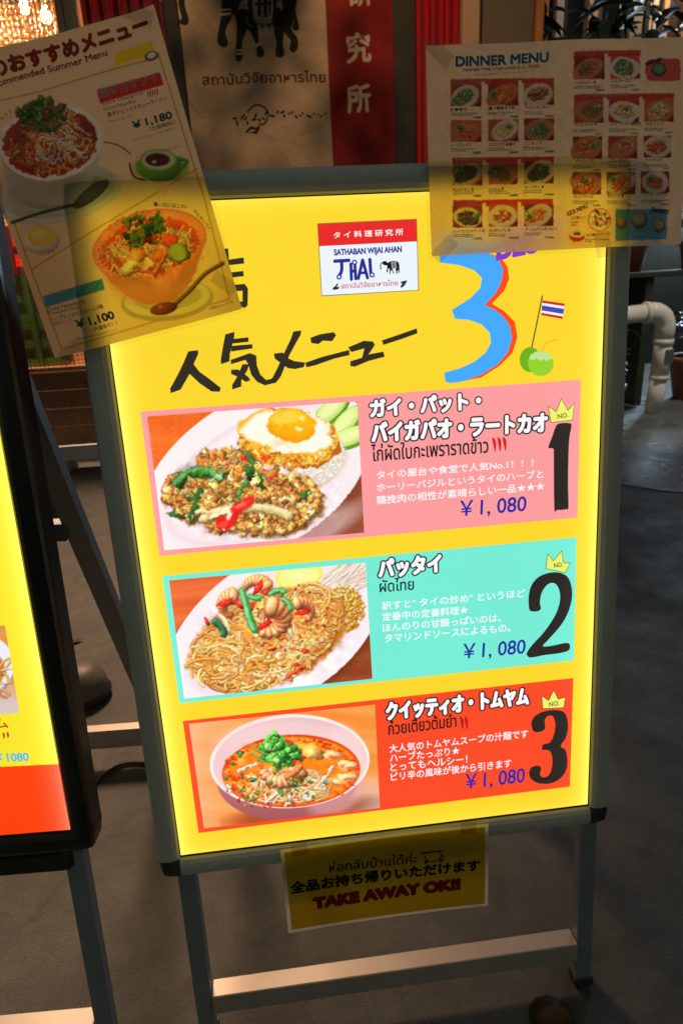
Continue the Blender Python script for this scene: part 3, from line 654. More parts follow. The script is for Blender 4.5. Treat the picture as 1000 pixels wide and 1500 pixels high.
    for x, y in ((512, 215), (525, 290), (565, 268), (495, 205)): cv.ell(x, y, 12, 6, U(-60, 60), (214, 40, 26), dome=.8)
    cv.organic(270, 170, 760, 470, 1.8, 10, .03); cv.grade(1.03); cv.grain(.006); return cv
def small_dish(cv, x0, y0, x1, y1, kind):
    w_, h_ = x1 - x0, y1 - y0; cx, cy = (x0 + x1) / 2 + U(-6, 6), (y0 + y1) / 2 + U(-3, 4)
    bgc = jit(pick([(166, 62, 28), (190, 88, 44), (140, 62, 40), (150, 50, 30)]), .1); cv.poly([(x0, y0), (x1, y0), (x1, y1), (x0, y1)], bgc)
    a_ = pick([-28, -16, -6, 10]); pr = U(.46, .60); cv.ell(cx, cy, w_ * pr, h_ * U(.42, .54), a_, pick([(216, 196, 172), (226, 206, 190), (190, 120, 80), (206, 186, 150)]), soft=4)
    P1 = {'green': [(60, 110, 50), (90, 130, 60), (190, 170, 120)], 'orange': [(220, 120, 50), (236, 156, 80), (196, 76, 36)], 'brown': [(150, 96, 46), (186, 134, 70), (110, 66, 36)],
          'noodle': [(222, 190, 124), (206, 160, 84), (236, 210, 160)], 'red': [(196, 70, 36), (220, 110, 56), (236, 176, 120)], 'dark': [(54, 60, 36), (84, 84, 50), (120, 80, 50)]}[kind]
    fx, fy, fw, fh = cx + U(-8, 8), cy + U(-4, 4), w_ * U(.26, .40), h_ * U(.24, .36); r0 = U(2.5, 6); base = jit(np.mean(P1, 0), .1)
    cv.ell(fx, fy, fw, fh, a_, base, soft=6, wob=.15)
    for _ in range(int(U(30, 90))):
        x, y = in_ell(fx, fy, fw, fh, a_, .6); c = jit(pick(P1), .15)
        if kind in ('noodle', 'dark', 'green') and U(0, 1) < .6: noodle(cv, (fx, fy, fw * 1.05, fh * 1.05, a_), (2.2, 4), [c], 8, 24, 1)
        else: cv.ell(x, y, r0 * U(.8, 1.6), r0 * U(.6, 1), U(0, 180), c, dome=.9, spec=.25, soft=2)
    if U(0, 1) < .5:
        gx, gy = cx + w_ * U(.1, .34) * pick([-1, 1]), cy - h_ * U(.0, .28)
        for _ in range(14): cv.ell(gx + U(-12, 12), gy + U(-10, 10), U(4, 9), U(3, 6), U(0, 180), jit(pick([(60, 124, 50), (96, 150, 70), (150, 170, 90)]), .1), dome=.8)
    elif U(0, 1) < .6: cv.ell(cx + U(-20, 20), cy - U(4, 14), U(8, 14), U(6, 10), 0, (84, 120, 56), dome=.8, wob=.2)
    if U(0, 1) < .5:
        for _ in range(3): cv.ell(*in_ell(fx, fy, fw, fh), U(3, 6), U(2, 4), U(0, 180), (200, 54, 34), dome=.8)
    cv.poly([(x1 - 26, y1), (x1, y1 - 24), (x1, y1)], (120, 30, 16)); cv.poly([(x0, y0), (x0 + 30, y0), (x0, y0 + 26)], bgc)
    # trim back to the picture's edges
    for q in ([(x0 - 30, y0 - 30), (x0, y0 - 30), (x0, y1 + 20), (x0 - 30, y1 + 20)], [(x1, y0 - 12), (x1 + 12, y0 - 12), (x1 + 12, y1 + 16), (x1, y1 + 16)], [(x0 - 8, y1), (x1 + 8, y1), (x1 + 8, y1 + 14), (x0 - 8, y1 + 14)]):
        if q[0][0] >= x0 - 9: cv.poly(q, (247, 217, 174))
def scribble(cv, x, y, w_, h_=4, c=(50, 40, 34)):
    q = x
    while q < x + w_:
        d = U(3, 7); cv.poly([(q, y), (min(q + d, x + w_), y - .2), (min(q + d, x + w_), y + h_), (q, y + h_)], c, 1, U(.55, .9)); q += d + U(.8, 2)

def leaf_geo(P, d, L, W, droop):
    d = Vector(d).normalized(); s_ = d.cross(Vector((0, 0, 1)));
    if s_.length < .1: s_ = Vector((1, 0, 0))
    s_.normalize(); P = Vector(P); V = []
    prof = [(0, .05), (.22, .75), (.5, 1), (.78, .68), (1, .03)]
    for t, w_ in prof:
        c = P + d * L * t + Vector((0, 0, -droop * L * t * t)); n_ = s_.cross(d).normalized()
        V += [c - s_ * W * w_ / 2 + n_ * W * .12 * w_, c, c + s_ * W * w_ / 2 + n_ * W * .12 * w_]
    F = []
    for i in range(4): F += [(i * 3, i * 3 + 1, i * 3 + 4, i * 3 + 3), (i * 3 + 1, i * 3 + 2, i * 3 + 5, i * 3 + 4)]
    return V, F
# ================================================================== SETTING
gr = MB().add([(-40, -30, 0), (40, -30, 0), (40, 60, 0), (-40, 60, 0)], [(0, 1, 2, 3)]).build('ground', 'asphalt'); tag(gr, kind='structure')
wp = []
for k in range(40):
    t = 2 * math.pi * k / 40; rr = 1 + .10 * math.sin(3 * t + 1) + .07 * math.sin(7 * t)
    wp.append((3.25 + 1.95 * rr * math.cos(t), 3.05 + 1.25 * rr * math.sin(t), 0.004))
tag(MB().add(wp, [tuple(range(40))]).build('wet_patch', 'wet_concrete'), kind='structure')

# ================================================================== storefront, 3.4 m behind the board
WY = 3.4
shop = thing('shop_front', 'dark shop front with grey posts and red slats behind the menu boards', 'shop front', (0, WY, 0))
MB().box(-2.6, -1.42, WY - .06, WY + .10, 0.0, 0.07, .008).build('sill', 'kerb_stone', shop)
MB().box(-1.06, -0.955, WY - .05, WY + .06, 0.0, 2.9, .006).build('post', 'grey_paint', shop)
MB().box(-1.015, -1.0, WY - .062, WY - .051, 0.0, 2.9).build('post_rib', 'grey_paint', shop)
MB().box(-2.62, -2.54, WY - .05, WY + .06, 0.0, 2.9, .006).build('post', 'grey_paint', shop)
MB().box(-2.54, -1.06, WY - .04, WY + .05, 0.07, 0.15, .004).build('window_rail', 'white_paint', shop)
MB().box(-0.525, -0.425, WY - .04, WY + .05, 0, 2.9, .005).build('door_frame', 'dark_wood', shop)
MB().box(0.665, 0.80, WY - .05, WY + .05, 0, 2.9, .005).build('door_frame', 'dark_wood', shop)
for k in range(6): MB().box(0.805 + .040 * k, 0.838 + .040 * k, WY - .03 - .02 * (k % 2), WY + .03, 0, 2.9, .006).build('slat', 'red_lacquer', shop)
MB().box(1.048, 1.145, WY - .09, WY + .05, 0, 2.9, .008).build('post', 'cream_paint', shop)
MB().box(1.15, 1.465, WY - .03, WY + .05, 0, 2.9, .004).build('side_panel', 'brown_panel', shop)
MB().box(-0.42, 0.66, WY + .03, WY + .05, 0, 2.9).build('door_leaf', 'dark_wood', shop)
MB().box(1.47, 1.51, WY - .06, WY + .05, 0, 2.9, .004).build('post', 'orange_wall', shop)
MB().box(-2.7, 1.5, WY - .08, WY + .3, 2.905, 3.2).build('lintel', 'dark_wood', shop)
# inside of the shop behind the window
MB().box(-3.6, -0.2, WY + 1.60, WY + 1.66, 0, 3.0).build('room_wall', 'orange_wall', shop)
MB().box(-0.9, -0.86, WY + .12, WY + 1.58, 0, 3.0).build('room_partition', 'orange_wall', shop)
MB().box(-2.54, -1.065, WY + .012, WY + .018, .16, 2.88).build('window_pane', 'window_glass', shop)
mm = MB()                                            # wire-reinforced pane: fine square mesh
for k in range(58):
    x = -2.5 + k * .0255; mm.box(x, x + .0028, WY + .002, WY + .005, .16, 2.88)
for k in range(106):
    z = .17 + k * .0255; mm.box(-2.53, -1.065, WY - .002, WY + .0008, z, z + .0028)
tag(mm.build('pane_mesh', 'wire', shop), kind='stuff')
aw = thing('shade_awning', 'unseen dark red canvas cover added over the shop front to shade it', 'shade_awning', (0, 2.6, 3.0))  # out of view, added to keep ambient light off the shop front
MB().add([(-3.0, 1.5, 2.95), (1.5, 1.5, 2.95), (1.5, WY, 3.25), (-3.0, WY, 3.25), (-3.0, 1.5, 2.98), (1.5, 1.5, 2.98), (1.5, WY, 3.28), (-3.0, WY, 3.28)],
         [(3, 2, 1, 0), (4, 5, 6, 7), (0, 1, 5, 4), (1, 2, 6, 5), (2, 3, 7, 6), (3, 0, 4, 7)]).build('canopy', 'awning_canvas', aw)
MB().box(-3.0, 1.5, 1.47, 1.495, 2.85, 2.98).build('valance', 'awning_canvas', aw)

# bulbs and bead curtain seen through the window
def bulb(x, y, z, lab, e):
    t = thing('hanging_bulb', lab, 'light bulb', (x, y, z), group='bulbs glowing behind the bead curtain')
    MB().lathe([(0.0, -.035), (.014, -.032), (.026, -.018), (.030, 0), (.024, .02), (.012, .036), (.012, .05)], (x, y, z), 16).build('glass_bulb', 'bulb_glow', t, smooth=True)
    MB().lathe([(.013, .05), (.014, .085), (.004, .09)], (x, y, z), 12).build('socket', 'black_rubber', t)
    MB().tube([(x, y, z + .09), (x, y, 3.0)], .003, 6).build('cord', 'black_rubber', t)
    l = lamp('bulb_light', 'POINT', (0, 0, -.075), e, (1, .58, .25), .03); l.parent = t
bulb(-1.329, WY + .40, 2.581, 'brighter left bulb glowing behind the bead curtain, nearer the top edge', 26)
bulb(-1.219, WY + .40, 2.535, 'right bulb glowing behind the bead curtain, beside the grey post', 20)
bulb(-1.95, WY + .8, 2.1, 'bulb glowing deeper in the shop, left of the bead curtain lamps', 20)
lamp('crate_fill_light', 'AREA', (-1.7, WY + .10, 2.80), 110, (1, .74, .48), .2, (-1.7, WY + .32, 0.7))  # added fill between pane and crates to brighten them, no fixture
bc = thing('bead_curtain', 'amber bead curtain glittering beside the grey post at the top left', 'bead curtain', (-1.3, WY + .2, 1.7))
for k in range(24):
    x = -1.62 + k * .0245 + U(-.004, .004); b_ = MB(); z = 2.75 - U(0, .03)
    b_.tube([(x, WY + .2, 2.8), (x, WY + .2, 1.75)], .0012, 4)
    while z > 1.78:
        b_.lathe([(.0005, -.014), (.006, -.009), (.0078, 0), (.006, .009), (.0005, .014)], (x + U(-.002, .002), WY + .2, z), 8); z -= .034 + U(0, .006)
    b_.build('bead_strand', 'bead', bc, smooth=True)
# crates stacked behind the window
def crate(x, z, mat, lab):
    t = thing('plastic_crate', lab, 'crate', (x, WY + .35, z), group='crates behind the wire-mesh window')
    w_, h_, d_ = .36, .27, .26
    for yy in (WY + .22, WY + .46):
        for zz in (z, z + h_ * .42, z + h_ - .045): MB().box(x - w_ / 2, x + w_ / 2, yy, yy + .015, zz, zz + .045).build('rail', mat, t)
    for yy in (WY + .207, WY + .476):
        for q in range(4): xx = x - w_ / 2 + q * (w_ - .03) / 3; MB().box(xx, xx + .03, yy, yy + .012, z, z + h_).build('upright', mat, t)
    MB().box(x - w_ / 2 + .005, x + w_ / 2 - .005, WY + .44, WY + .455, z + .013, z + h_ - .01).build('back', mat, t)
    MB().box(x - w_ / 2 + .01, x + w_ / 2 - .01, WY + .236, WY + .439, z, z + .012).build('base', mat, t)
tb = thing('low_counter', 'low orange-brown wooden counter holding coloured crates behind the wire-mesh window', 'counter', (-1.6, WY + .35, .16))
MB().box(-2.5, -0.93, WY + .16, WY + .55, .60, .63, .004).build('board', 'counter_wood', tb)
for k in range(5): MB().box(-2.48, -0.95, WY + .185, WY + .205, .012 + k * .117, .125 + k * .117, .003).build('plank', 'counter_wood', tb)
for x in (-2.48, -0.99): MB().box(x, x + .03, WY + .21, WY + .54, 0, .598).build('side', 'dark_wood', tb)
crate(-1.62, .632, 'green_plastic', 'green crate at the bottom of the pile behind the wire-mesh window')
crate(-1.62, .905, 'green_plastic', 'upper green crate of the pile behind the wire-mesh window')
crate(-1.66, 1.18, 'red_plastic', 'red crate on top of the green ones behind the wire-mesh window')
crate(-2.02, .632, 'red_plastic', 'red crate on the shelf left of the green pile')

# red curtain
def curtain(name, x0, x1, y, z0, z1, folds, amp, lab):
    nx, nz = 90, 12; X = np.linspace(x0, x1, nx); Z = np.linspace(z0, z1, nz); V = []
    for z in Z:
        for i, x in enumerate(X): V.append((x, y + amp * math.sin(i / nx * folds * 6.283 + .4 * math.sin(z * 2)) + amp * .35 * math.sin(i / nx * folds * 2.3 * 6.283 + 1), z))
    i = np.arange(nx * nz).reshape(nz, nx); F = np.stack([i[:-1, :-1], i[:-1, 1:], i[1:, 1:], i[1:, :-1]], -1).reshape(-1, 4)
    o = mesh_obj(name, V, F.tolist(), 'red_cloth', origin=((x0 + x1) / 2, y, z0), smooth=True); md = o.modifiers.new('t', 'SOLIDIFY'); md.thickness = .003
    return tag(o, lab, 'curtain')
curtain('curtain', -.94, -.535, WY + .0, .05, 2.88, 6, .022, 'deep red folded curtain between the grey post and the cloth banner')

# banner: cream cloth with an elephant, and a red band with white writing
BW = Matrix.Translation((0, WY - .07, 1.5)) @ Matrix.Rotation(math.pi / 2, 4, 'X')       # wall space, x right, y up
ban = thing('cloth_banner', 'cream and red cloth banner with a dark elephant hanging behind the yellow menu board', 'banner', (.12, WY - .07, 1.0))
def wave(x, y): return .010 * np.sin(x * 9 + y * 3) + .006 * np.sin(x * 23 - y * 5) + .004 * np.sin(y * 17 + x * 4)
def sheet_grid(M, x0, x1, y0, y1, nx, ny, off, curl):
    X, Y = np.meshgrid(np.linspace(x0, x1, nx), np.linspace(y0, y1, ny)); X = X.ravel(); Y = Y.ravel(); Zc = off + curl(X, Y)
    V = np.column_stack([X, Y, Zc]); A = np.array(M); V = V @ A[:3, :3].T + A[:3, 3]
    i = np.arange(nx * ny).reshape(ny, nx); return V, np.stack([i[:-1, :-1], i[:-1, 1:], i[1:, 1:], i[1:, :-1]], -1).reshape(-1, 4)
for nm, x0, x1, mt in (('cream_panel', -.445, .318, 'cream_cloth'), ('red_panel', .318, .672, 'red_cloth')):
    V, F = sheet_grid(BW, x0, x1, -.9, 1.3, 60, 90, 0, wave); mesh_obj(nm, V, F.tolist(), mt, ban, smooth=True)
MB().tube([(-.47, WY - .07, 2.80), (.70, WY - .07, 2.80)], .012, 10).build('rod', 'dark_wood', ban)
pbr('banner_ink', (0.018, 0.022, 0.02), 0.8); pbr('banner_white', (0.75, 0.62, 0.48), 0.8); pbr('banner_red_ink', (0.10, 0.02, 0.012), 0.8)
bf = Face(BW, ban, 'banner_ink', .0, wave)
Z3 = lambda P: [(220 + x / 2.381, y / 2.381) for x, y in P]
# elephant: body polygons in the enlarged view (feet at y 200, body top off the picture)
def eleph(face, f, h, name='elephant_print', blanket=True, white='banner_white', dark='banner_ink', rich=True):
    leg = lambda x0, y0, x1, y1, x2, y2, w: (f([(x0, y0), (x1, y1), (x2, y2)]), w)
    B = [f([(250, -20), (262, -95), (320, -140), (400, -150), (470, -130), (500, -80), (508, -10), (500, 40), (478, 60), (440, 50), (360, 70), (300, 60), (262, 20)]),      # body
         f([(262, -95), (215, -150), (170, -140), (150, -100), (165, -50), (205, -30), (250, -30)]),                # head
         f([(160, -110), (130, -60), (120, 10), (135, 70), (120, 85), (95, 70), (110, 60), (98, 10), (105, -60), (140, -120)]),   # trunk
         f([(252, -10), (285, 0), (285, 60), (262, 110), (272, 150), (258, 165), (235, 150), (238, 110), (250, 50)]),      # front leg, raised
         f([(300, 40), (345, 40), (340, 100), (320, 150), (322, 208), (298, 208), (300, 150), (302, 90)]),
         f([(340, 60), (372, 90), (380, 150), (398, 185), (390, 202), (372, 198), (368, 160), (345, 110), (328, 90)]),
         f([(430, 40), (470, 40), (468, 110), (462, 150), (468, 190), (450, 200), (436, 190), (440, 150), (432, 110)]),
         f([(462, 30), (500, 10), (505, 60), (492, 100), (512, 130), (515, 165), (500, 182), (485, 170), (490, 140), (468, 110)]),
         f([(500, -60), (512, -20), (508, 40), (520, 90), (512, 106), (496, 100), (498, 84), (504, 60)])]
    face.polys(name, B, h, (20, 24, 22), 3, dark)
    if rich:
        face.polys('blanket_print', [f([(332, -60), (440, -64), (455, -10), (452, 80), (430, 102), (350, 96), (336, 60)])], h + .0006, (0, 0, 0), 3, white)
        face.polys('blanket_ring_print', [f([(346, -50), (430, -54), (440, -6), (437, 72), (420, 88), (358, 84), (348, 56)])], h + .0012, (0, 0, 0), 3, dark)
        face.polys('blanket_ring_print', [f([(362, -40), (424, -44), (428, -6), (425, 60), (412, 74), (368, 70), (362, 50)])], h + .0018, (0, 0, 0), 3, white)
        face.polys('blanket_ring_print', [f([(375, -30), (386, -30), (386, 60), (375, 60)]), f([(396, -36), (408, -36), (408, 64), (396, 64)]), f([(414, -30), (420, -30), (420, 56), (414, 56)]), f([(366, 15), (424, 10), (424, 18), (366, 23)])], h + .0024, (0, 0, 0), 0, dark)
        dots = []
        for x, y in ((340, -40), (341, -10), (342, 20), (343, 48), (352, 74), (370, 92), (392, 96), (414, 94), (434, 84), (446, 60), (447, 30), (447, 0), (445, -30)):
            dots.append(f([(x - 4, y - 4), (x + 4, y - 4), (x + 4, y + 4), (x - 4, y + 4)]))
        face.polys('blanket_dot_print', dots, h + .0024, (0, 0, 0), 2, dark)
        face.polys('anklet_print', [f([(240, 36), (284, 32), (284, 38), (240, 42)]), f([(240, 50), (284, 46), (284, 54), (240, 60)]), f([(299, 174), (322, 172), (322, 178), (299, 180)]), f([(299, 186), (322, 184), (322, 190), (299, 192)]), f([(366, 160), (386, 150), (388, 158), (370, 168)])], h + .0012, (0, 0, 0), 0, white)
eleph(bf, Z3, .0015)
bf.text('สถาบันวิจัยอาหารไทย', *Z3([(184, 296), (612, 284)]), 17, (0, 0, 0), .0015, bold=.02, mat='banner_red_ink')
bf.mat = 'banner_white'
bf.text('研', *Z3([(692, 24), (772, 20)]), 33, (0, 0, 0), .0015, bold=.03)
bf.text('究', *Z3([(688, 220), (768, 216)]), 42, (0, 0, 0), .0015, bold=.03)
bf.text('所', *Z3([(690, 394), (770, 388)]), 40, (0, 0, 0), .0015, bold=.03)
bf.mat = 'banner_ink'
for q in range(26):
    t_ = q / 25; x_, y_ = 286 + 320 * t_, 412 - 14 * t_ + 14 * math.sin(t_ * 9) * (1 - t_); L_ = (26 - 16 * t_) * (.7 + .5 * math.sin(q * 2.3) ** 2); a_ = math.sin(q * 1.9) * 1.3
    bf.polys('leaf_print', [Z3([(x_, y_), (x_ + L_ * .5 * math.cos(a_) - 4 * math.sin(a_), y_ + L_ * .5 * math.sin(a_) + 4 * math.cos(a_)), (x_ + L_ * math.cos(a_), y_ + L_ * math.sin(a_)), (x_ + L_ * .5 * math.cos(a_) + 4 * math.sin(a_), y_ + L_ * .5 * math.sin(a_) - 4 * math.cos(a_))])], .0015, (0, 0, 0), 2)
bf.polys('leaf_print', [Z3([(330, 462), (352, 440), (366, 446), (384, 440), (372, 468), (350, 462)])], .0015, (0, 0, 0), 2)
bf.strokes('tendril_print', [(Z3([(340, 390), (370, 368), (400, 378), (412, 400), (400, 430), (380, 436)]), 1.6)], .0018, (0, 0, 0))

def hleaf(p):
    a = U(0, 6.283); return leaf_geo(p, (math.cos(a), math.sin(a), U(-.6, .4)), U(.08, .15), U(.03, .06), U(.2, .8))
hp = thing('shade_plant', 'unseen leafy basket plant added above the view to dapple the banner with shadow', 'hanging plant', (.1, 2.3, 2.5))  # out of view, added to cast leaf shadows on the banner
MB().lathe([(0, -.02), (.06, -.01), (.10, .06), (.105, .07), (.095, .07)], (.15, 2.32, 2.62), 20).build('basket', 'dark_wood', hp, smooth=True)
MB().tube([(.15, 2.32, 2.69), (.15, 2.32, 3.05)], .004, 6).build('cord', 'black_rubber', hp)
lv = MB()
for _ in range(60):
    V, F = hleaf((.17 + U(-.26, .26), 2.32 + U(-.12, .12), 2.60 + U(-.26, .06))); lv.add(V, F)
tag(lv.build('foliage', 'leaf_green', hp, smooth=True), kind='stuff')
# ---- back of the yard on the right
yard = thing('yard_wall', 'dim back wall with pale boards and orange light behind the potted plants', 'wall', (3.4, 6.2, 0))
MB().box(0.9, 7.5, 6.2, 6.3, 0, 4.2).build('wall_face', 'dark_wood', yard)
for k, (x, w_, mt) in enumerate(((2.55, .10, 'orange_wall'), (2.72, .07, 'white_paint'), (3.30, .08, 'white_paint'), (3.44, .12, 'grey_paint'), (3.62, .08, 'white_paint'), (3.75, .05, 'cream_paint'), (3.95, .12, 'orange_wall'), (4.4, .2, 'orange_wall'), (3.02, .09, 'cream_paint'), (4.75, .12, 'white_paint'))):
    MB().box(x, x + w_, 6.12 - .01 * (k % 3), 6.195, 2.3, 4.1, .004).build('board', mt, yard)
lamp('yard_lamp', 'POINT', (3.9, 5.6, 3.7), 40, (1, .62, .38), .1)
bn = thing('planter_bench', 'dark wooden planter bench carrying the leafy plants on the right', 'bench', (2.3, 4.2, 0))
MB().box(1.62, 3.9, 4.05, 4.45, .96, 1.0, .006).build('top_board', 'dark_wood', bn)
for x in (1.66, 2.7, 3.8): MB().box(x, x + .06, 4.1, 4.4, 0, .958, .004).build('leg', 'dark_wood', bn)
def plant(x, y, z0, pot_r, pot_h, H, spread, nl, Lf, label, mat, pot_mat='terracotta', stems=7):
    t = thing('potted_plant', label, 'potted plant', (x, y, z0), group='potted plants on the right of the menu board')
    MB().lathe([(0, 0), (pot_r * .72, 0), (pot_r * .95, pot_h * .85), (pot_r * 1.06, pot_h * .86), (pot_r * 1.08, pot_h), (pot_r * .96, pot_h), (pot_r * .93, pot_h * .9)], (x, y, z0), 28).build('pot', pot_mat, t, smooth=True)
    MB().lathe([(0, pot_h * .9), (pot_r * .93, pot_h * .9)], (x, y, z0), 20).build('soil', 'soil', t)
    st = MB(); lv = MB()
    for k in range(stems):
        a = k / stems * 6.283 + U(-.4, .4); h_ = H * U(.7, 1.05); sp = spread * U(.4, 1)
        P = [(x + pot_r * .3 * math.cos(a), y + pot_r * .3 * math.sin(a), z0 + pot_h * .88)]
        for q in range(1, 6):
            f = q / 5; P.append((x + math.cos(a + .3 * f) * sp * f ** 1.3 + U(-.02, .02), y + math.sin(a + .3 * f) * sp * f ** 1.3, z0 + pot_h + (h_ - pot_h) * f ** .9))
        st.tube(P, [.012, .01, .008, .007, .005, .003], 6)
        for _ in range(nl // stems):
            f = U(.25, 5.0); i = min(int(f), 4); g = f - i; b0, b1 = P[i], P[i + 1]; p = [b0[j] + (b1[j] - b0[j]) * g for j in range(3)]
            b = U(0, 6.283); V, F = leaf_geo(p, (math.cos(b), math.sin(b), U(-.3, .8)), Lf * U(.6, 1.2), Lf * U(.28, .42), U(.2, .8)); lv.add(V, F)
    st.build('stem', 'stem', t, smooth=True); tag(lv.build('foliage', mat, t, smooth=True), kind='stuff')
plant(2.05, 4.2, 1.0, .15, .24, 2.05, .42, 300, .22, 'tallest dark leafy plant on the bench, left of the others behind the dinner menu', 'leaf_dark')
plant(2.62, 4.25, 1.0, .14, .22, 2.0, .46, 300, .24, 'broad-leaved dark plant on the bench, right of the tallest plant behind the dinner menu', 'leaf_dark')
plant(3.2, 4.3, 1.0, .13, .20, 1.95, .36, 210, .18, 'rightmost green plant on the bench at the picture edge', 'leaf_green')
plant(1.72, 4.15, 1.0, .11, .20, .9, .22, 140, .13, 'small green plant on the left end of the bench beside the brown panel', 'leaf_green')
plant(2.16, 3.60, 0.0, .15, .28, .66, .18, 110, .13, 'leafy plant in a reddish pot on the ground left of the white drain pipe', 'leaf_green')
plant(3.30, 4.22, 0.0, .24, .34, .85, .30, 160, .16, 'plant in a glazed brown pot on the ground right of the white drain pipe', 'leaf_dark')
# white drain pipe with an elbow
pp = thing('drain_pipe', 'white plastic drain pipe with an elbow standing on the wet ground at the right edge', 'pipe', (2.70, 3.78, 0))
def arc(c, r, a0, a1, n_, ax, az): return [tuple(Vector(c) + Vector(ax) * (r * math.cos(a)) + Vector(az) * (r * math.sin(a))) for a in np.linspace(a0, a1, n_)]
PX, PY = 2.72, 3.80
PX, PY = 2.70, 3.80
lean_x = .10
MB().tube([(PX - .02, PY, 0.0), (PX, PY, .27)], .058, 20).build('lower_pipe', 'pvc', pp, smooth=True)
MB().tube([(PX, PY, .26), (PX + .002, PY, .54)], .064, 20).build('socket_pipe', 'pvc', pp, smooth=True)
MB().tube([(PX, PY, .25), (PX, PY, .28)], .069, 20).build('collar', 'pvc', pp, smooth=True)
MB().tube([(PX, PY, .50), (PX, PY, .54)], .072, 20).build('collar', 'pvc', pp, smooth=True)
el = arc((PX - .11, PY, .62), .11, 0, math.pi / 2, 9, (1, 0, 0), (0, 0, 1))
MB().tube([(PX, PY, .52)] + el + [(PX - .15, PY, .73)], .070, 20).build('elbow', 'pvc', pp, smooth=True)
MB().tube([(PX - .14, PY, .73), (PX - .17, PY, .73)], .076, 20).build('collar', 'pvc', pp, smooth=True)
MB().tube([(PX - .16, PY, .73), (PX - .62, PY - .05, .71)], .060, 20).build('side_pipe', 'pvc', pp, smooth=True)
MB().box(PX - .01, PX + .05, PY - .070, PY - .062, .37, .47).build('tape_patch', 'silver_tape', pp)

# ================================================================== the yellow menu board
def rail_profile(flip=1): return [(0, -.006), (0, .0025), (.0022, .0052), (.0075, .0078), (.014, .009), (.020, .0086), (.0255, .0065), (.0283, .002), (.0288, -.004), (.0288, -.030), (0, -.030)]
HWX, HHY = .2925, .4160
def board_thing(name, label, cat, M, frame_mat, cap_mat, group, h_total_local):
    loc = M @ Vector((0, -h_total_local, 0))
    root = thing(name, label, cat, loc, M.to_euler(), group)
    def sweep(nm, p0, p1, out, mat, mitre=0.0):
        """rail from p0 to p1 (inner edge, board coordinates), profile growing along out"""
        p0 = Vector((*p0, 0)); p1 = Vector((*p1, 0)); o_ = Vector((*out, 0)); b_ = MB(); pr = rail_profile()
        V = [tuple(p + o_ * s_ + Vector((0, 0, z))) for p in (p0, p1) for s_, z in pr]; k = len(pr)
        F = [(i, (i + 1) % k, k + (i + 1) % k, k + i) for i in range(k)] + [tuple(range(k - 1, -1, -1)), tuple(range(k, 2 * k))]
        b_.add(V, F).build(nm, mat, root, M=M)
    sweep('side_rail', (-HWX, -HHY), (-HWX, HHY), (-1, 0), frame_mat); sweep('side_rail', (HWX, HHY), (HWX, -HHY), (1, 0), frame_mat)
    sweep('bottom_rail', (HWX, -HHY), (-HWX, -HHY), (0, -1), frame_mat); sweep('top_rail', (-HWX, HHY), (HWX, HHY), (0, 1), frame_mat)
    for sx, sy in ((-1, -1), (1, -1), (1, 1), (-1, 1)):
        pr = [(max(s_, 0) * 1.012, z * 1.03 if z > 0 else z) for s_, z in rail_profile()]; V = []; F = []; n_ = 9; k = len(pr)
        for q in range(n_):
            a = math.pi / 2 * q / (n_ - 1); c_, s2 = math.cos(a) * sx, math.sin(a) * sy
            # squared-off corner with a rounded tip
            g = 1 / max(abs(math.cos(a)), abs(math.sin(a))); g = 1 + (g - 1) * .55
            V += [(sx * HWX + c_ * s_ * g, sy * HHY + s2 * s_ * g, z) for s_, z in pr]
        for q in range(n_ - 1):
            for i in range(k): F.append((q * k + i, q * k + (i + 1) % k, (q + 1) * k + (i + 1) % k, (q + 1) * k + i))
        F += [tuple(range(k)), tuple(range((n_ - 1) * k, n_ * k))]
        MB().add(V, F).build('corner_cap', cap_mat if sy < 0 else frame_mat, root, M=M)
    MB().box(-HWX - .001, HWX + .001, -HHY - .001, HHY + .001, -.029, -.0045).build('back_box', 'grey_plastic', root, M=M)
    gk = MB()
    for x0, x1, y0, y1 in ((-HWX, -HWX + .0012, -HHY, HHY), (HWX - .0012, HWX, -HHY, HHY), (-HWX + .0012, HWX - .0012, -HHY, -HHY + .0022), (-HWX + .0012, HWX - .0012, HHY - .0012, HHY)): gk.box(x0, x1, y0, y1, -.004, .0012)
    gk.build('gasket', 'dark_gasket', root, M=M)
    panel = mesh_obj('light_panel', [tuple(M @ Vector(p)) for p in ((-HWX + .001, -HHY + .001, 0), (HWX - .001, -HHY + .001, 0), (HWX - .001, HHY - .001, 0), (-HWX + .001, HHY - .001, 0))], [(0, 1, 2, 3)], 'lit_panel', root, color=lin((255, 219, 46)))
    return root, panel
YB, YP = board_thing('menu_board', 'lit yellow menu board with three dish pictures in a silver frame, standing in the middle', 'menu board', BM, 'aluminium', 'grey_plastic', 'lit menu boards on the pavement', BOFF)
def front_legs(root, M, xs, ybot, bar_y, mat):
    for x in xs: MB().box(x - .0125, x + .0125, ybot, -HHY - .012, -.030, -.008, .002).build('leg', mat, root, M=M)
    MB().box(min(xs) + .0128, max(xs) - .0128, bar_y - .032, bar_y, -.034, -.004, .0015).build('crossbar', 'lamplit_aluminium', root, M=M)
front_legs(YB, BM, (-.290, .299), -BOFF + .012, -.668, 'leg_aluminium')
for x in (-.290, .299): MB().box(x - .015, x + .015, -BOFF + .003, -BOFF + .018, -.033, -.005, .002).build('foot', 'grey_plastic', YB, M=BM)
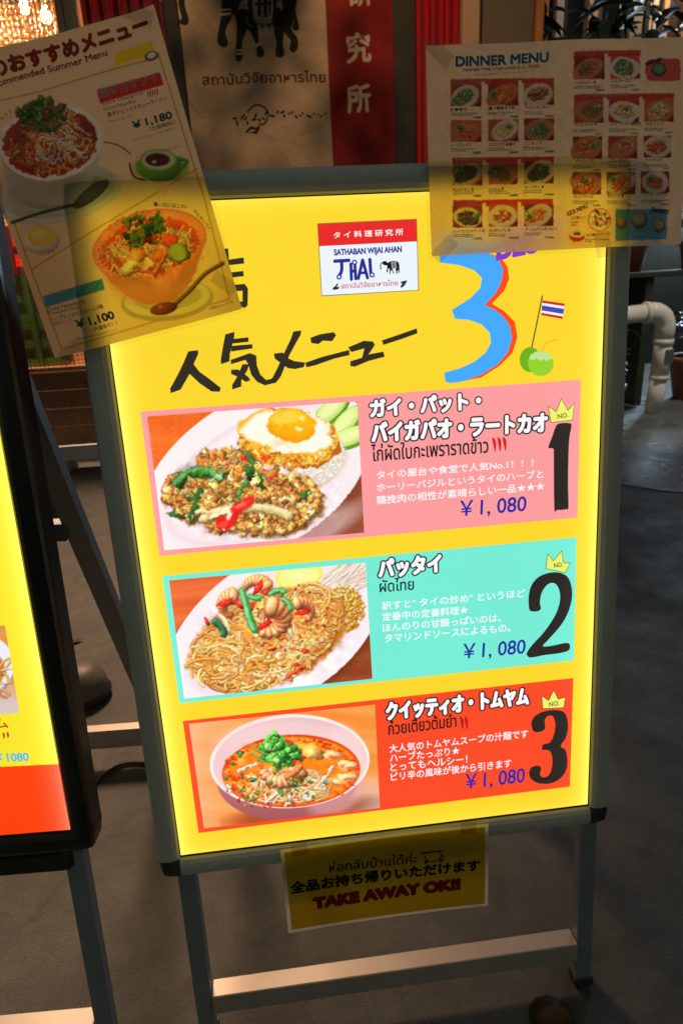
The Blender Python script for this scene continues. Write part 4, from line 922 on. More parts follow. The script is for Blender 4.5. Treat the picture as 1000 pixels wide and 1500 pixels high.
def rear_frame(root, M, hw, depth, mat, panel_z=None, topy=.40):
    """back legs: hinged under the top rail, feet on the ground depth metres behind"""
    T = [M @ Vector((sx * hw, topy, -.045)) for sx in (-1, 1)]; bk = (M.to_3x3() @ Vector((0, 0, -1))); bk.z = 0; bk.normalize()
    rt = (M.to_3x3() @ Vector((1, 0, 0))).normalized()
    Fh = []
    for t_ in T:
        g = Vector((t_.x, t_.y, 0)) + bk * depth; g.z = 0.004; Fh.append(g)
    def bar(a, b, w_, d_, nm, mt=None):
        t_ = (b - a).normalized(); s_ = rt if abs(t_.dot(rt)) < .5 else bk; q_ = t_.cross(s_).normalized(); V = []
        for p in (a, b): V += [tuple(p + s_ * w_ * i + q_ * d_ * j) for i, j in ((-.5, -.5), (.5, -.5), (.5, .5), (-.5, .5))]
        MB().add(V, [(0, 1, 2, 3), (7, 6, 5, 4), (0, 4, 5, 1), (1, 5, 6, 2), (2, 6, 7, 3), (3, 7, 4, 0)]).build(nm, mt or mat, root)
    for a, b in zip(T, Fh): bar(a, b, .034, .022, 'rear_leg')
    f = .94; a = T[0].lerp(Fh[0], f) + rt * .014; b = T[1].lerp(Fh[1], f) - rt * .014; bar(a, b, .024, .05, 'rear_crossbar', 'lamplit_aluminium')
    return T, Fh, bar, rt, bk
rear_frame(YB, BM, .28, .46, 'leg_aluminium')

# ---- artwork on the panel, traced in photograph pixels and rectified to the board
A1 = Face(BM, YP, 'lit_print')
def ZF(ox, oy, sc): return lambda P: [(ox + x / sc, oy + y / sc) for x, y in P]
K = (52, 44, 34)
Z = ZF(220, 300, 2.381)
HEAD = [Z(p) for p in (
    [(133, 511), (167, 507), (168, 520), (152, 556), (172, 582), (205, 606), (246, 638), (243, 652), (214, 651), (172, 622), (138, 590), (106, 645), (72, 657), (70, 641), (98, 590), (118, 548)],
    [(262, 452), (294, 443), (293, 462), (286, 490), (278, 520), (277, 546), (247, 556), (246, 543), (252, 505)],
    [(290, 468), (343, 462), (343, 478), (288, 484)], [(284, 492), (356, 486), (357, 501), (282, 512)],
    [(281, 541), (348, 517), (370, 526), (372, 560), (384, 592), (404, 611), (430, 605), (431, 622), (400, 630), (372, 617), (352, 592), (342, 556), (332, 541), (282, 556)],
    [(283, 575), (306, 574), (342, 600), (350, 612), (334, 618), (306, 600), (282, 590)], [(322, 556), (345, 556), (340, 575), (318, 612), (318, 634), (286, 644), (286, 628), (304, 598)],
    [(499, 442), (527, 438), (525, 452), (508, 482), (485, 525), (466, 572), (456, 598), (438, 621), (408, 627), (428, 600), (445, 566), (470, 510), (490, 468)],
    [(431, 519), (462, 515), (478, 534), (502, 545), (540, 550), (536, 566), (505, 573), (480, 570), (455, 552), (434, 536)],
    [(558, 464), (590, 452), (640, 444), (648, 455), (634, 476), (602, 474), (586, 486), (561, 482)], [(540, 551), (600, 530), (655, 516), (693, 506), (695, 524), (640, 537), (575, 560), (545, 567)],
    [(690, 497), (745, 474), (776, 477), (783, 488), (770, 509), (760, 522), (812, 512), (817, 530), (760, 545), (712, 565), (697, 562), (697, 546), (738, 533), (746, 501), (700, 514)],
    [(807, 473), (860, 455), (928, 431), (931, 448), (880, 467), (812, 489)],
    [(256, 154), (272, 152), (275, 194), (258, 198)], [(262, 193), (326, 184), (328, 205), (266, 212)], [(262, 238), (325, 231), (327, 249), (264, 257)],
    [(258, 282), (330, 276), (341, 292), (340, 352), (326, 362), (322, 342), (322, 300), (258, 304)], [(248, 345), (330, 336), (332, 356), (252, 366)], [(240, 366), (285, 362), (286, 374), (242, 378)])]
for i0, i1 in ((0, 1), (1, 7), (7, 9), (9, 11), (11, 12), (12, 13), (13, 19)): A1.polys('headline_character', HEAD[i0:i1], .0003 + i0 * 2e-5, K, joined=True)
Z = ZF(600, 340, 2.5)
A1.polys('numeral_shadow', [Z([(150, 40), (275, 72), (330, 92), (356, 125), (363, 170), (345, 215), (300, 262), (345, 290), (384, 330), (393, 385), (375, 442), (330, 488), (262, 532), (165, 552), (230, 500), (330, 400), (320, 320), (200, 290), (280, 200), (300, 120)])], .0002, (255, 78, 20))
A1.polys('big_numeral', [Z([(104, 40), (111, 112), (180, 121), (235, 140), (263, 168), (257, 205), (220, 243), (153, 285), (165, 318), (215, 321), (262, 338), (292, 370), (296, 405), (277, 441), (235, 475), (180, 500), (125, 515), (130, 548), (150, 553), (200, 545), (262, 522), (320, 485), (358, 440), (373, 390), (366, 345), (340, 308), (310, 284), (273, 268), (312, 225), (335, 182), (341, 135), (322, 96), (280, 74), (200, 50)])], .0003, (70, 172, 255))
A1.text('BEST', (727, 381), (822, 361), 38, (140, 60, 200), .0004, bold=.035, shear=.3, name='best_word')
A1.strokes('flag_pole', [(Z([(484, 234), (446, 420)]), 2.0)], .0003, (104, 96, 50))
def quadmix(q, a, b): q = np.array(q, float); L = lambda t: q[0] * (1 - t) + q[3] * t; Rr = lambda t: q[1] * (1 - t) + q[2] * t; return [L(a), Rr(a), Rr(b), L(b)]
FQ = Z([(484, 250), (566, 262), (558, 318), (480, 304)])
for a, b, c in ((0, .17, (214, 30, 44)), (.17, .34, (250, 246, 250)), (.34, .68, (60, 80, 190)), (.68, .84, (250, 246, 250)), (.84, 1, (214, 30, 44))): A1.polys('flag_stripe', [quadmix(FQ, a, b)], .0003, c)
def disc(cx, cy, rx, ry, n_=28): return [(cx + rx * math.cos(t), cy + ry * math.sin(t)) for t in np.linspace(0, 2 * math.pi, n_, endpoint=False)]
A1.polys('coconut', [Z(disc(440, 467, 39, 46))], .0003, (112, 180, 30)); A1.polys('coconut', [Z(disc(478, 481, 47, 46))], .00045, (150, 212, 50))
A1.polys('coconut_top', [Z([(434, 468), (440, 450), (462, 437), (490, 436), (512, 448), (522, 466), (508, 464), (500, 474), (488, 464), (474, 472), (462, 462), (450, 470), (442, 464)])], .0006, (196, 232, 150))
A1.strokes('straw', [(Z([(484, 440), (496, 408), (538, 392)]), 2.2)], .0007, (255, 190, 50))
# logo label
Z = ZF(220, 300, 2.381)
A1.polys('label_border', [Z([(582, 65), (929, 49), (936, 299), (597, 319)])], .0003, (120, 110, 80)); A1.polys('label_card', [Z([(585, 68), (927, 52), (933, 297), (599, 316)])], .0005, (240, 248, 255))
A1.polys('label_band', [Z([(585, 68), (927, 52), (929, 128), (588, 145)])], .0007, (236, 42, 40))
A1.text('タ イ 料 理 研 究 所', *Z([(640, 118), (881, 106)]), 9.5, (255, 250, 245), .0009, bold=.02)
NV = (42, 44, 150)
A1.text('SATHABAN WIJAI AHAN', *Z([(642, 183), (876, 171)]), 11.2, NV, .0007, bold=.04)
A1.strokes('logo_word', [(Z([(643, 197), (692, 194)]), 4.4), (Z([(667, 196), (667, 228), (660, 246)]), 4.4), (Z([(699, 207), (701, 260)]), 4.2), (Z([(713, 208), (716, 258)]), 4.2), (Z([(700, 232), (715, 231)]), 4),
    (Z([(725, 257), (740, 193)]), 4.2), (Z([(740, 193), (757, 255)]), 4.2), (Z([(731, 238), (750, 237)]), 3.6), (Z([(765, 191), (768, 236)]), 4.4)], .0007, NV)
for x, y in ((658, 252), (712, 201), (773, 245)): A1.polys('logo_ring', [Z(disc(x, y, 9.5, 9.5, 16))], .0009, NV); A1.polys('logo_dot', [Z(disc(x, y, 4.5, 4.5, 14))], .0011, (240, 248, 255))
eleph(A1, lambda P: Z([(802 + (x - 110) * .165, 240 + (y - 200) * .125) for x, y in P]), .0007, 'logo_elephant', dark=None, rich=False)
A1.polys('logo_blanket', [Z([(838, 200), (856, 199), (858, 222), (842, 224)])], .0009, (150, 160, 170)); A1.polys('logo_blanket_mark', [Z([(845, 203), (849, 203), (850, 219), (846, 219)])], .0011, K)
A1.text('สถาบันวิจัยอาหารไทย', *Z([(665, 293), (863, 281)]), 8.5, (206, 60, 60), .0007, bold=.012)
A1.polys('logo_leaf', [Z(p) for p in ([(634, 291), (645, 284), (650, 274), (655, 276), (650, 288), (660, 284), (656, 294), (640, 298)], [(870, 272), (880, 266), (896, 264), (892, 272), (886, 282), (876, 290), (870, 286), (878, 276)])], .0007, (40, 50, 40))

# the three dish panels
DK = (46, 40, 36); CR = (238, 246, 110); PR = (42, 42, 168)
P1Q = [(206, 603), (850, 556), (845, 758), (234, 814)]; P2Q = [(238, 844), (844, 787), (840, 967), (263, 1030)]; P3Q = [(268, 1056), (839, 993), (834, 1152), (291, 1220)]
A1.polys('dish_panel', [P1Q], .0003, (255, 160, 160)); A1.polys('dish_panel', [P2Q], .0003, (122, 240, 216)); A1.polys('dish_panel', [P3Q], .0003, (255, 78, 40))
A1.raster('dish_photo', [(216, 610), (523, 588), (533, 780), (241, 806)], dish_one(), (200, 580), 2.778, (330, 220), .0006)
A1.raster('dish_photo', [(248, 850), (535, 824), (545, 994), (270, 1023)], dish_two(), (220, 800), 2.778, (320, 205), .0006)
A1.raster('dish_photo', [(277, 1060), (549, 1032), (556, 1183), (299, 1213)], dish_three(), (240, 1010), 2.778, (310, 190), .0006)
def chilli(Zf, x, y, s_, c): A1.polys('chilli_mark', [Zf([(x, y + 4), (x + 5 * s_, y), (x + 13 * s_, y + 10 * s_), (x + 16 * s_, y + 30 * s_), (x + 13 * s_, y + 60 * s_), (x + 6 * s_, y + 38 * s_)])], .0006, c, 2)
def crown(Zf, P, base, no):
    A1.polys('crown_outline', [Zf(offset_poly(P, 2.2))], .0006, DK); A1.polys('crown', [Zf(P)], .0008, CR)
    A1.text('NO.', *Zf(no), 6.5, DK, .0010, bold=.012)
def offset_poly(P, d):
    P = np.array(P, float); c = P.mean(0); out = []
    n_ = len(P); ar = 0
    for i in range(n_): ar += P[i][0] * P[(i + 1) % n_][1] - P[(i + 1) % n_][0] * P[i][1]
    sg = 1 if ar > 0 else -1
    for i in range(n_):
        a = P[i] - P[i - 1]; b = P[(i + 1) % n_] - P[i]; na = np.array([a[1], -a[0]]) / np.linalg.norm(a) * sg; nb = np.array([b[1], -b[0]]) / np.linalg.norm(b) * sg
        m_ = na + nb; m_ /= np.linalg.norm(m_) + 1e-9; out.append(tuple(P[i] + m_ * d / max(.45, float(m_ @ na))))
    return out
Z = ZF(520, 560, 2.778); W = (255, 252, 255)
def title(body, a, b, h): A1.text(body, a, b, h, W, .0006, bold=.055, outline=.075, ocol=DK, name='dish_title')
title('ガイ・パット・', *Z([(64, 143), (508, 108)]), 25); title('バイガパオ・ラートカオ', *Z([(70, 242), (776, 198)]), 27)
A1.text('ไก่ผัดใบกะเพราราดข้าว', *Z([(68, 322), (540, 286)]), 25, (36, 26, 26), .0006, bold=.012)
for x in (556, 577, 598): chilli(Z, x, 225 - (x - 556) * .08, 1.0, (222, 30, 40))
A1.text('タイの屋台や食堂で人気No.1！！！', *Z([(88, 394), (722, 342)]), 12, W, .0006, bold=.013)
A1.text('ホーリーバジルというタイのハーブと', *Z([(88, 445), (764, 388)]), 12, W, .0006, bold=.013)
A1.text('鶏挽肉の相性が素晴らしい一品★★★', *Z([(88, 497), (768, 438)]), 12.5, W, .0006, bold=.013)
def price(Zf, a, b, h): A1.text('￥1, 080', *Zf([a, b]), h * 1.12, PR, .0006, bold=.012, shear=.05, name='price')
price(Z, (428, 554), (694, 532), 23)
A1.polys('numeral', [Z([(826, 168), (870, 166), (878, 180), (868, 240), (864, 400), (866, 505), (858, 516), (820, 519), (808, 510), (806, 300), (804, 270), (786, 268), (786, 256), (800, 220), (812, 185)])], .0006, DK, 3)
crown(Z, [(785, 99), (816, 121), (837, 68), (863, 116), (888, 87), (880, 153), (795, 162)], 0, [(822, 148), (864, 141)])
Z = ZF(520, 780, 2.778)
title('パッタイ', *Z([(98, 184), (348, 160)]), 26); A1.text('ผัดไทย', *Z([(100, 243), (238, 232)]), 19, (30, 40, 36), .0006, bold=.013)
A1.text('訳すと" タイの炒め" というほど', *Z([(110, 315), (690, 262)]), 12, W, .0006, bold=.013); A1.text('定番中の定番料理★', *Z([(110, 360), (458, 330)]), 12, W, .0006, bold=.013)
A1.text('ほんのりの甘酸っぱいのは、', *Z([(112, 405), (592, 362)]), 12, W, .0006, bold=.013); A1.text('タマリンドソースによるもの。', *Z([(120, 448), (630, 402)]), 12, W, .0006, bold=.013)
price(Z, (440, 522), (690, 500), 22)
A1.polys('numeral', [Z([(706, 310), (704, 262), (715, 215), (745, 180), (790, 163), (835, 164), (866, 185), (880, 230), (878, 280), (858, 340), (825, 390), (780, 440), (762, 462), (800, 460), (850, 449), (869, 452), (872, 468), (862, 482), (820, 492), (770, 498), (715, 508), (700, 502), (697, 488), (720, 455), (770, 400), (815, 330), (832, 270), (825, 225), (806, 205), (780, 212), (757, 245), (750, 285), (754, 310), (740, 320), (716, 320)])], .0006, DK, 3)
crown(Z, [(782, 88), (803, 117), (837, 77), (845, 124), (872, 124), (851, 162), (775, 145)], 0, [(807, 143), (842, 138)])
Z = ZF(540, 990, 2.778)
title('クイッティオ・トムヤム', *Z([(74, 180), (646, 116)]), 25); A1.text('ก๋วยเตี๋ยวต้มยำ', *Z([(80, 240), (355, 206)]), 21, (40, 22, 16), .0006, bold=.013)
for x in (370, 388): chilli(Z, x, 165, .9, (190, 24, 20))
A1.text('大人気のトムヤムスープの汁麺です', *Z([(84, 313), (646, 250)]), 12, W, .0006, bold=.013); A1.text('ハーブたっぷり★', *Z([(86, 350), (368, 318)]), 12, W, .0006, bold=.013)
A1.text('とってもヘルシー！', *Z([(88, 388), (400, 353)]), 11.5, W, .0006, bold=.013); A1.text('ピリ辛の風味が後から引きます', *Z([(90, 427), (578, 370)]), 12, W, .0006, bold=.013)
price(Z, (394, 468), (632, 440), 22)
A1.polys('numeral', [Z([(666, 222), (660, 190), (672, 165), (700, 148), (745, 138), (790, 145), (806, 175), (808, 215), (798, 255), (778, 285), (798, 300), (806, 340), (800, 385), (775, 418), (735, 437), (690, 436), (660, 420), (650, 396), (660, 372), (685, 364), (700, 375), (694, 398), (706, 412), (732, 402), (745, 360), (742, 320), (730, 302), (704, 299), (708, 278), (735, 270), (752, 235), (757, 195), (748, 165), (728, 162), (714, 180), (716, 210), (704, 224), (684, 228)])], .0006, DK, 3)
crown(Z, [(703, 83), (730, 101), (750, 60), (768, 95), (796, 87), (790, 127), (707, 131)], 0, [(732, 124), (772, 118)])

# ================================================================== laminated sheets taped over the board
def rastersheet(face, name, x0, x1, y0, y1, n, cv, zoom, h=0.0):
    """paper rectangle in board metres; colour looked up in the painted canvas through the photograph's perspective"""
    nx, ny = n; X, Y = np.meshgrid(np.linspace(x0, x1, nx), np.linspace(y1, y0, ny)); xy = np.column_stack([X.ravel(), Y.ravel()])
    W_ = face.world(xy, h); A = np.array(CB); c = (W_ - np.array(CPOS)) @ A; u = 500 + FPX * c[:, 0] / c[:, 2]; v = 750 + FPX * c[:, 1] / c[:, 2]
    C = cv.sample((u - zoom[0]) * zoom[2], (v - zoom[1]) * zoom[2]); i = np.arange(nx * ny).reshape(ny, nx)
    F = np.stack([i[1:, :-1], i[1:, 1:], i[:-1, 1:], i[:-1, :-1]], -1).reshape(-1, 4)
    return face.put(name, xy, F, h, C)
# --- left: summer menu, tilted, A4 upright
Mt = BM @ Matrix.Translation((-.2715, .4235, .015))
ang = math.atan2(.587 - .548, .396 - .202)
ML = Mt @ Matrix.Rotation(ang, 4, 'Z')
sl = thing('summer_menu_sheet', 'tilted summer menu sheet with two noodle bowls over the upper left corner', 'menu sheet', ML.translation, ML.to_euler())
cuL = lambda x, y: .004 * np.sin((y + .15) * 8) + 1.6 * np.maximum(0, np.abs(x + y * .25) - .065) ** 2 + .0012 * np.sin(x * 60 + y * 35)
FL = Face(ML, sl, 'sheet_print', 0, cuL)
def cvL():
    cv = Canvas(-80, 0, 370, 545, 1.5, (247, 218, 176)); Y = (206, 160, 40)
    for P in ([(232, 78), (301, 296), (336, 438), (91, 512), (48, 400), (-10, 240)], [(-55, 150), (-2, 148), (60, 134), (160, 103), (232, 84)], [(48, 394), (150, 330), (289, 247)]): cv.strand(P, 2.2, Y, 0, 0, 0, 1)
    cv.poly([(168, 78), (222, 60), (228, 78), (168, 98)], (244, 206, 40)); cv.ell(222, 82, 10, 7, -20, (90, 70, 40)); cv.ell(222, 81, 7, 4.5, -20, (236, 230, 216))
    # upper bowl
    cv.ell(88, 285, 92, 42, -12, (214, 214, 204)); cv.ell(88, 281, 84, 36, -12, (190, 194, 186)); cv.ell(92, 280, 60, 24, -12, (160, 166, 156))
    cv.poly([(0, 212), (2, 235), (16, 268), (34, 292), (70, 300), (108, 298), (128, 282), (142, 250), (150, 205)], (204, 196, 184)); cv.ell(60, 262, 60, 36, -6, (176, 168, 156), soft=16, alpha=.8)
    cv.ell(75, 208, 76, 56, -8, (244, 240, 234)); cv.ell(74, 208, 69, 50, -8, (150, 60, 24)); cv.ell(66, 225, 50, 30, 0, (170, 44, 20), soft=10)
    for _ in range(150):
        noodle(cv, (74, 210, 66, 46, -8), (1.8, 3.2), [(230, 150, 50), (246, 190, 90), (190, 70, 30), (160, 50, 24)], 8, 30, 1)
    cv.organic(-10, 150, 150, 265, 1.6, 7, .08)
    for _ in range(22):
        noodle(cv, (92, 212, 42, 34, 0), (1.6, 2.8), [(240, 228, 200)], 14, 50, 1)
    for _ in range(120):
        x, y = in_ell(62, 168, 36, 24, 0, .7); cv.ell(x, y, U(3, 8), U(2, 4.5), U(0, 180), jit(pick([(80, 120, 50), (110, 140, 70), (50, 84, 40), (120, 90, 40)]), .12), dome=1, wob=.2)
    cv.strand([(18, 326), (60, 312), (108, 300)], 4, (60, 64, 56), .3, .3, .2); cv.ell(134, 284, 32, 10, -38, (90, 90, 74), dome=.6)
    # green cup
    cv.ell(236, 246, 40, 20, 0, (150, 190, 70), soft=4); cv.ell(234, 244, 33, 22, 0, (104, 160, 44), dome=.3); cv.strand([(262, 232), (274, 236), (266, 246)], 5, (96, 150, 40), .3, .3, .2); cv.ell(232, 234, 27, 16, 0, (150, 186, 84)); cv.ell(232, 234, 24, 13.5, 0, (214, 210, 186)); cv.ell(231, 234, 18, 9.5, 0, (90, 36, 22)); cv.ell(226, 237, 3, 2, 0, (240, 220, 190))
    cv.strand([(192, 226), (176, 214), (154, 208)], 1.6, (60, 50, 40), 0, 0, 0); cv.strand([(190, 240), (196, 258), (212, 264)], 3, (120, 40, 26), 0, 0, 0); cv.poly([(228, 272), (250, 270), (240, 290)], (246, 200, 190))
    # lime cup
    cv.ell(62, 352, 26, 21, 0, (240, 232, 216), dome=.3); cv.ell(61, 346, 21, 15, 0, (244, 214, 90)); cv.ell(58, 344, 12, 8, 0, (250, 230, 140), soft=3)
    # lower bowl
    cv.ell(245, 440, 68, 30, -6, (196, 176, 120)); cv.ell(245, 437, 63, 26, -6, (236, 222, 190)); cv.ell(246, 436, 50, 18, -6, (206, 190, 150))
    cv.poly([(138, 376), (160, 412), (190, 436), (215, 446), (256, 440), (280, 412), (302, 352)], (214, 128, 84)); cv.ell(225, 412, 56, 30, -14, (232, 150, 100), soft=12, alpha=.7)
    for k in range(26): cv.strand([(142 + k * 6.2, 388 + 18 * math.sin(k * .12) - k * .6), (165 + k * 4.6, 424 + 16 * math.sin(k * .13) - k * .6)], 1.2, (226, 146, 104), 0, 0, 0)
    cv.ell(219, 358, 85, 50, -13, (236, 120, 76)); cv.ell(219, 358, 82, 47, -13, (248, 150, 104)); cv.ell(219, 362, 74, 41, -13, (224, 84, 40))
    for k in range(46):
        t = k / 46 * 6.283; c_, s_ = math.cos(t), math.sin(t); a = R(-13)
        f = lambda q: (219 + (85 * q * c_) * math.cos(a) - (50 * q * s_) * math.sin(a), 359 + (85 * q * c_) * math.sin(a) + (50 * q * s_) * math.cos(a)); cv.strand([f(.82), f(.98)], 1.5, (252, 170, 128), 0, 0, 0)
    for _ in range(150):
        noodle(cv, (218, 366, 70, 38, -13), (2, 3.4), [(250, 200, 150), (244, 150, 90), (226, 90, 40), (250, 226, 196)], 8, 26, 1)
    for x, y, c in ((200, 376, (246, 150, 110)), (222, 386, (250, 180, 140)), (190, 392, (250, 214, 180)), (240, 350, (232, 96, 50)), (216, 345, (236, 70, 30)), (206, 350, (200, 40, 24)), (235, 375, (236, 110, 50))): cv.ell(x, y, 15, 9, U(-50, 50), c, dome=1, wob=.2, spec=.4)
    cv.strand([(226, 398), (240, 378), (246, 356)], 8, (240, 110, 50), .4, .4, .4)
    for _ in range(60):
        x, y = pick([in_ell(200, 328, 20, 13), in_ell(234, 325, 20, 13), in_ell(196, 352, 16, 9), in_ell(225, 340, 16, 12)]); cv.ell(x, y, U(3, 7), U(2, 4.5), U(0, 180), jit(pick([(70, 110, 50), (100, 130, 60), (40, 76, 36)]), .12), dome=1, wob=.2)
    cv.ell(250, 352, 12, 7, -30, (226, 80, 36), dome=.8); cv.ell(262, 370, 18, 14, 30, (116, 140, 66), dome=.6); cv.ell(261, 370, 14, 10, 30, (166, 180, 110), soft=3)
    cv.strand([(326, 386), (300, 402), (278, 426), (256, 446)], 5.5, (120, 60, 30), .4, .5, .4); cv.ell(240, 452, 20, 9, -12, (130, 62, 34), dome=.8, spec=.4)
    cv.poly([(142, 132), (234, 106), (240, 124), (147, 151)], (206, 44, 34)); cv.poly([(64, 434), (150, 408), (154, 424), (68, 450)], (70, 150, 180))
    cv.organic(130, 300, 310, 430, 1.5, 7, .06); cv.organic(0, 140, 150, 270, 1.2, 6, .04); cv.grain(.012); return cv
rastersheet(FL, 'paper', -.105, .105, -.1485, .1485, (270, 380), cvL(), (0, 0, 1))
A = [(-.109, -.1525), (.109, -.1525), (.109, .1525), (-.109, .1525)]
def film_sheet(face, x, y, nm='laminate_film'):
    X, Y = np.meshgrid(np.linspace(-x, x, 24), np.linspace(-y, y, 24)); xy = np.column_stack([X.ravel(), Y.ravel()]); i = np.arange(576).reshape(24, 24)
    face.put(nm, xy, np.stack([i[:-1, :-1], i[:-1, 1:], i[1:, 1:], i[1:, :-1]], -1).reshape(-1, 4), -.0006, (1, 1, 1), 'clear_film')
film_sheet(FL, .1095, .153)
def tL(body, p0, p1, h, c, **k): FL.text(body, p0, p1, h, c, .0003, mat='sheet_ink', **k)
Z = ZF(0, 0, 2.941)
tL('夏のおすすめメニュー', *Z([(-95, 368), (652, 152)]), 24, (236, 70, 24), bold=.07)
tL('Recommended Summer Menu', *Z([(-60, 398), (470, 247)]), 9.5, (236, 70, 40), bold=.03)
tL('激辛カオソイ', *Z([(436, 430), (690, 366)]), 15, (250, 236, 220), bold=.02)
tL('Extra Chiang mai', *Z([(450, 462), (624, 418)]), 6.5, (200, 70, 60), bold=.01); tL('Curry Noodles', *Z([(454, 486), (590, 452)]), 6.5, (200, 70, 60), bold=.01)
for k in range(5): FL.polys('chilli_mark', [Z([(640 + k * 10, 406 - k * 2), (645 + k * 10, 402 - k * 2), (648 + k * 10, 426 - k * 2), (644 + k * 10, 430 - k * 2)])], .0003, (200, 50, 30))
tL('激辛チェンマイカレーラーメン', *Z([(470, 510), (726, 444)]), 7, (50, 40, 36), bold=.013); tL('チャーシュー付', *Z([(476, 536), (572, 512)]), 5, (50, 40, 36))
tL('￥1,180', *Z([(580, 564), (750, 524)]), 12, (40, 140, 80), bold=.05); tL('（大盛無料!）', *Z([(650, 570), (762, 545)]), 6, (40, 140, 80), bold=.02)
tL('ＫＨＡＯ ＳＯＩ スープまで美味しい', *Z([(584, 612), (762, 566)]), 4, (60, 90, 60)); tL('旨い！', *Z([(-30, 545), (60, 500)]), 9, (206, 80, 60))
tL('からいのがすきな方へ', *Z([(590, 690), (790, 640)]), 4.5, (200, 60, 50))
Z = ZF(0, 240, 2.703)
tL('暑い日にはこれ！', *Z([(612, 172), (742, 180)]), 6, (60, 50, 30), bold=.02); tL('ひんや〜り♪', *Z([(766, 190), (826, 262)]), 5.5, (60, 50, 30), bold=.02)
tL('トムヤムイエン', *Z([(182, 554), (404, 490)]), 13, (210, 236, 240), bold=.01)
tL('Cold Noodle in', *Z([(200, 588), (340, 550)]), 5.5, (70, 60, 50), bold=.01); tL('Tomyam Soup', *Z([(204, 606), (320, 574)]), 5.5, (70, 60, 50), bold=.01)
tL('ハーブたっぷりトムヤム冷麺', *Z([(212, 628), (412, 572)]), 6.5, (50, 44, 36), bold=.013); tL('自家製スープ', *Z([(222, 644), (290, 624)]), 5, (50, 44, 36))
tL('￥1,100', *Z([(312, 656), (458, 616)]), 13, (40, 130, 60), bold=.05); tL('（大盛有り！）', *Z([(372, 664), (466, 638)]), 6, (40, 130, 60), bold=.02)
tL('ちょこっとタイ', *Z([(105, 350), (225, 356)]), 4.5, (200, 70, 50)); tL('※写真はイメージです', *Z([(830, 580), (926, 552)]), 4.2, (50, 40, 30), bold=.01)
tL('※冷房で冷えた方はホットで', *Z([(320, 700), (466, 660)]), 3.6, (60, 50, 30))
# --- right: dinner menu, A4 lying
Mr = BM @ Matrix.Translation((.2265, .449, .015)); srt = thing('dinner_menu_sheet', 'dinner menu sheet with rows of small dish pictures over the upper right corner', 'menu sheet', Mr.translation, Mr.to_euler())
cuR = lambda x, y: .003 * np.sin(x * 14 + 1) + 1.2 * np.maximum(0, np.abs(y + x * .15) - .06) ** 2 + .0010 * np.sin(x * 45 - y * 50)
FR = Face(Mr, srt, 'sheet_print', 0, cuR)
def cvR():
    cv = Canvas(40, 40, 1060, 860, .62, (247, 217, 174)); RD = (196, 60, 36)
    for q in ((148, 187, 527, 207), (155, 475, 527, 497), (157, 630, 523, 655), (600, 85, 845, 107), (600, 243, 968, 265)): cv.poly([(q[0], q[1] + 3), (q[2], q[1] - 2), (q[2], q[3] - 2), (q[0], q[3] + 3)], RD)
    KI = ['green', 'orange', 'brown', 'orange', 'noodle', 'green', 'dark', 'brown', 'dark', 'dark', 'red', 'orange']; k = 0
    for xs, ys in ((((150, 262), (286, 397), (418, 527)), ((210, 290), (340, 420))), (((157, 265), (288, 394), (418, 525)), ((498, 578), (655, 734)))):
        for y0, y1 in ys:
            for j, (x0, x1) in enumerate(xs):
                d = -3 * j; small_dish(cv, x0, y0 + d, x1, y1 + d, KI[k % 12]); k += 1
                scribble(cv, x0, y1 + 24 + d, U(60, 100), 3); scribble(cv, x0, y1 + 31 + d, U(50, 90), 3); scribble(cv, x1 - 32, y1 + 38 + d, 30, 5)
    KR = ['brown', 'green', 'brown', 'noodle', 'noodle', 'orange', 'red', 'orange', 'red', 'orange', 'orange']; k = 0
    for x0, x1, y0, y1 in ((600, 712, 108, 190), (733, 842, 106, 188), (600, 708, 268, 350), (728, 838, 266, 348), (858, 965, 264, 345), (597, 703, 400, 482), (725, 832, 399, 480), (855, 955, 397, 477), (595, 700, 530, 612), (720, 825, 530, 612), (845, 948, 528, 608)):
        small_dish(cv, x0, y0, x1, y1, KR[k]); k += 1; scribble(cv, x0, y1 + 24, U(70, 105), 3); scribble(cv, x0, y1 + 31, U(60, 95), 3); scribble(cv, x1 - 30, y1 + 38, 28, 5)
    cv.ell(925, 155, 66, 42, 0, (206, 80, 80)); cv.poly([(872, 118), (980, 114), (988, 125), (988, 190), (975, 197), (875, 197), (865, 185), (865, 128)], (206, 80, 80)); cv.ell(911, 155, 28, 26, 0, (60, 70, 60)); cv.ell(911, 152, 20, 17, 0, (110, 140, 100))
    cv.poly([(860, 130), (918, 110), (922, 122), (862, 142)], (60, 44, 36))
    cv.poly([(578, 668), (738, 660), (742, 790), (576, 794)], (250, 206, 150)); cv.ell(693, 705, 42, 43, 0, (206, 90, 60)); cv.ell(693, 705, 38, 39, 0, (250, 214, 180))
    for _ in range(60):
        x, y = in_ell(693, 700, 32, 32); cv.ell(x, y, U(3, 8), U(2, 5), U(0, 180), pick([(196, 60, 40), (226, 130, 80), (90, 60, 40), (110, 130, 60), (250, 240, 226)]), dome=.7)
    cv.ell(611, 765, 28, 20, 0, (206, 50, 40)); cv.ell(611, 758, 26, 12, 0, (240, 220, 190)); cv.ell(611, 756, 14, 7, 0, (90, 80, 60))
    cv.poly([(752, 668), (935, 664), (942, 690), (938, 775), (752, 782)], (96, 150, 170))
    for x, y, r in ((772, 715, 20), (837, 705, 30), (910, 725, 24)): cv.ell(x, y, r, r * 1.15, 0, (120, 110, 84), dome=.4); cv.ell(x, y - 3, r * .7, r * .7, 0, (170, 150, 110))
    scribble(cv, 590, 712, 26, 4); scribble(cv, 590, 722, 22, 4); scribble(cv, 640, 775, 90, 3); scribble(cv, 640, 782, 24, 4)
    cv.organic(-200, -200, 1300, 1100, .8, 9, .015); cv.grain(.012); return cv
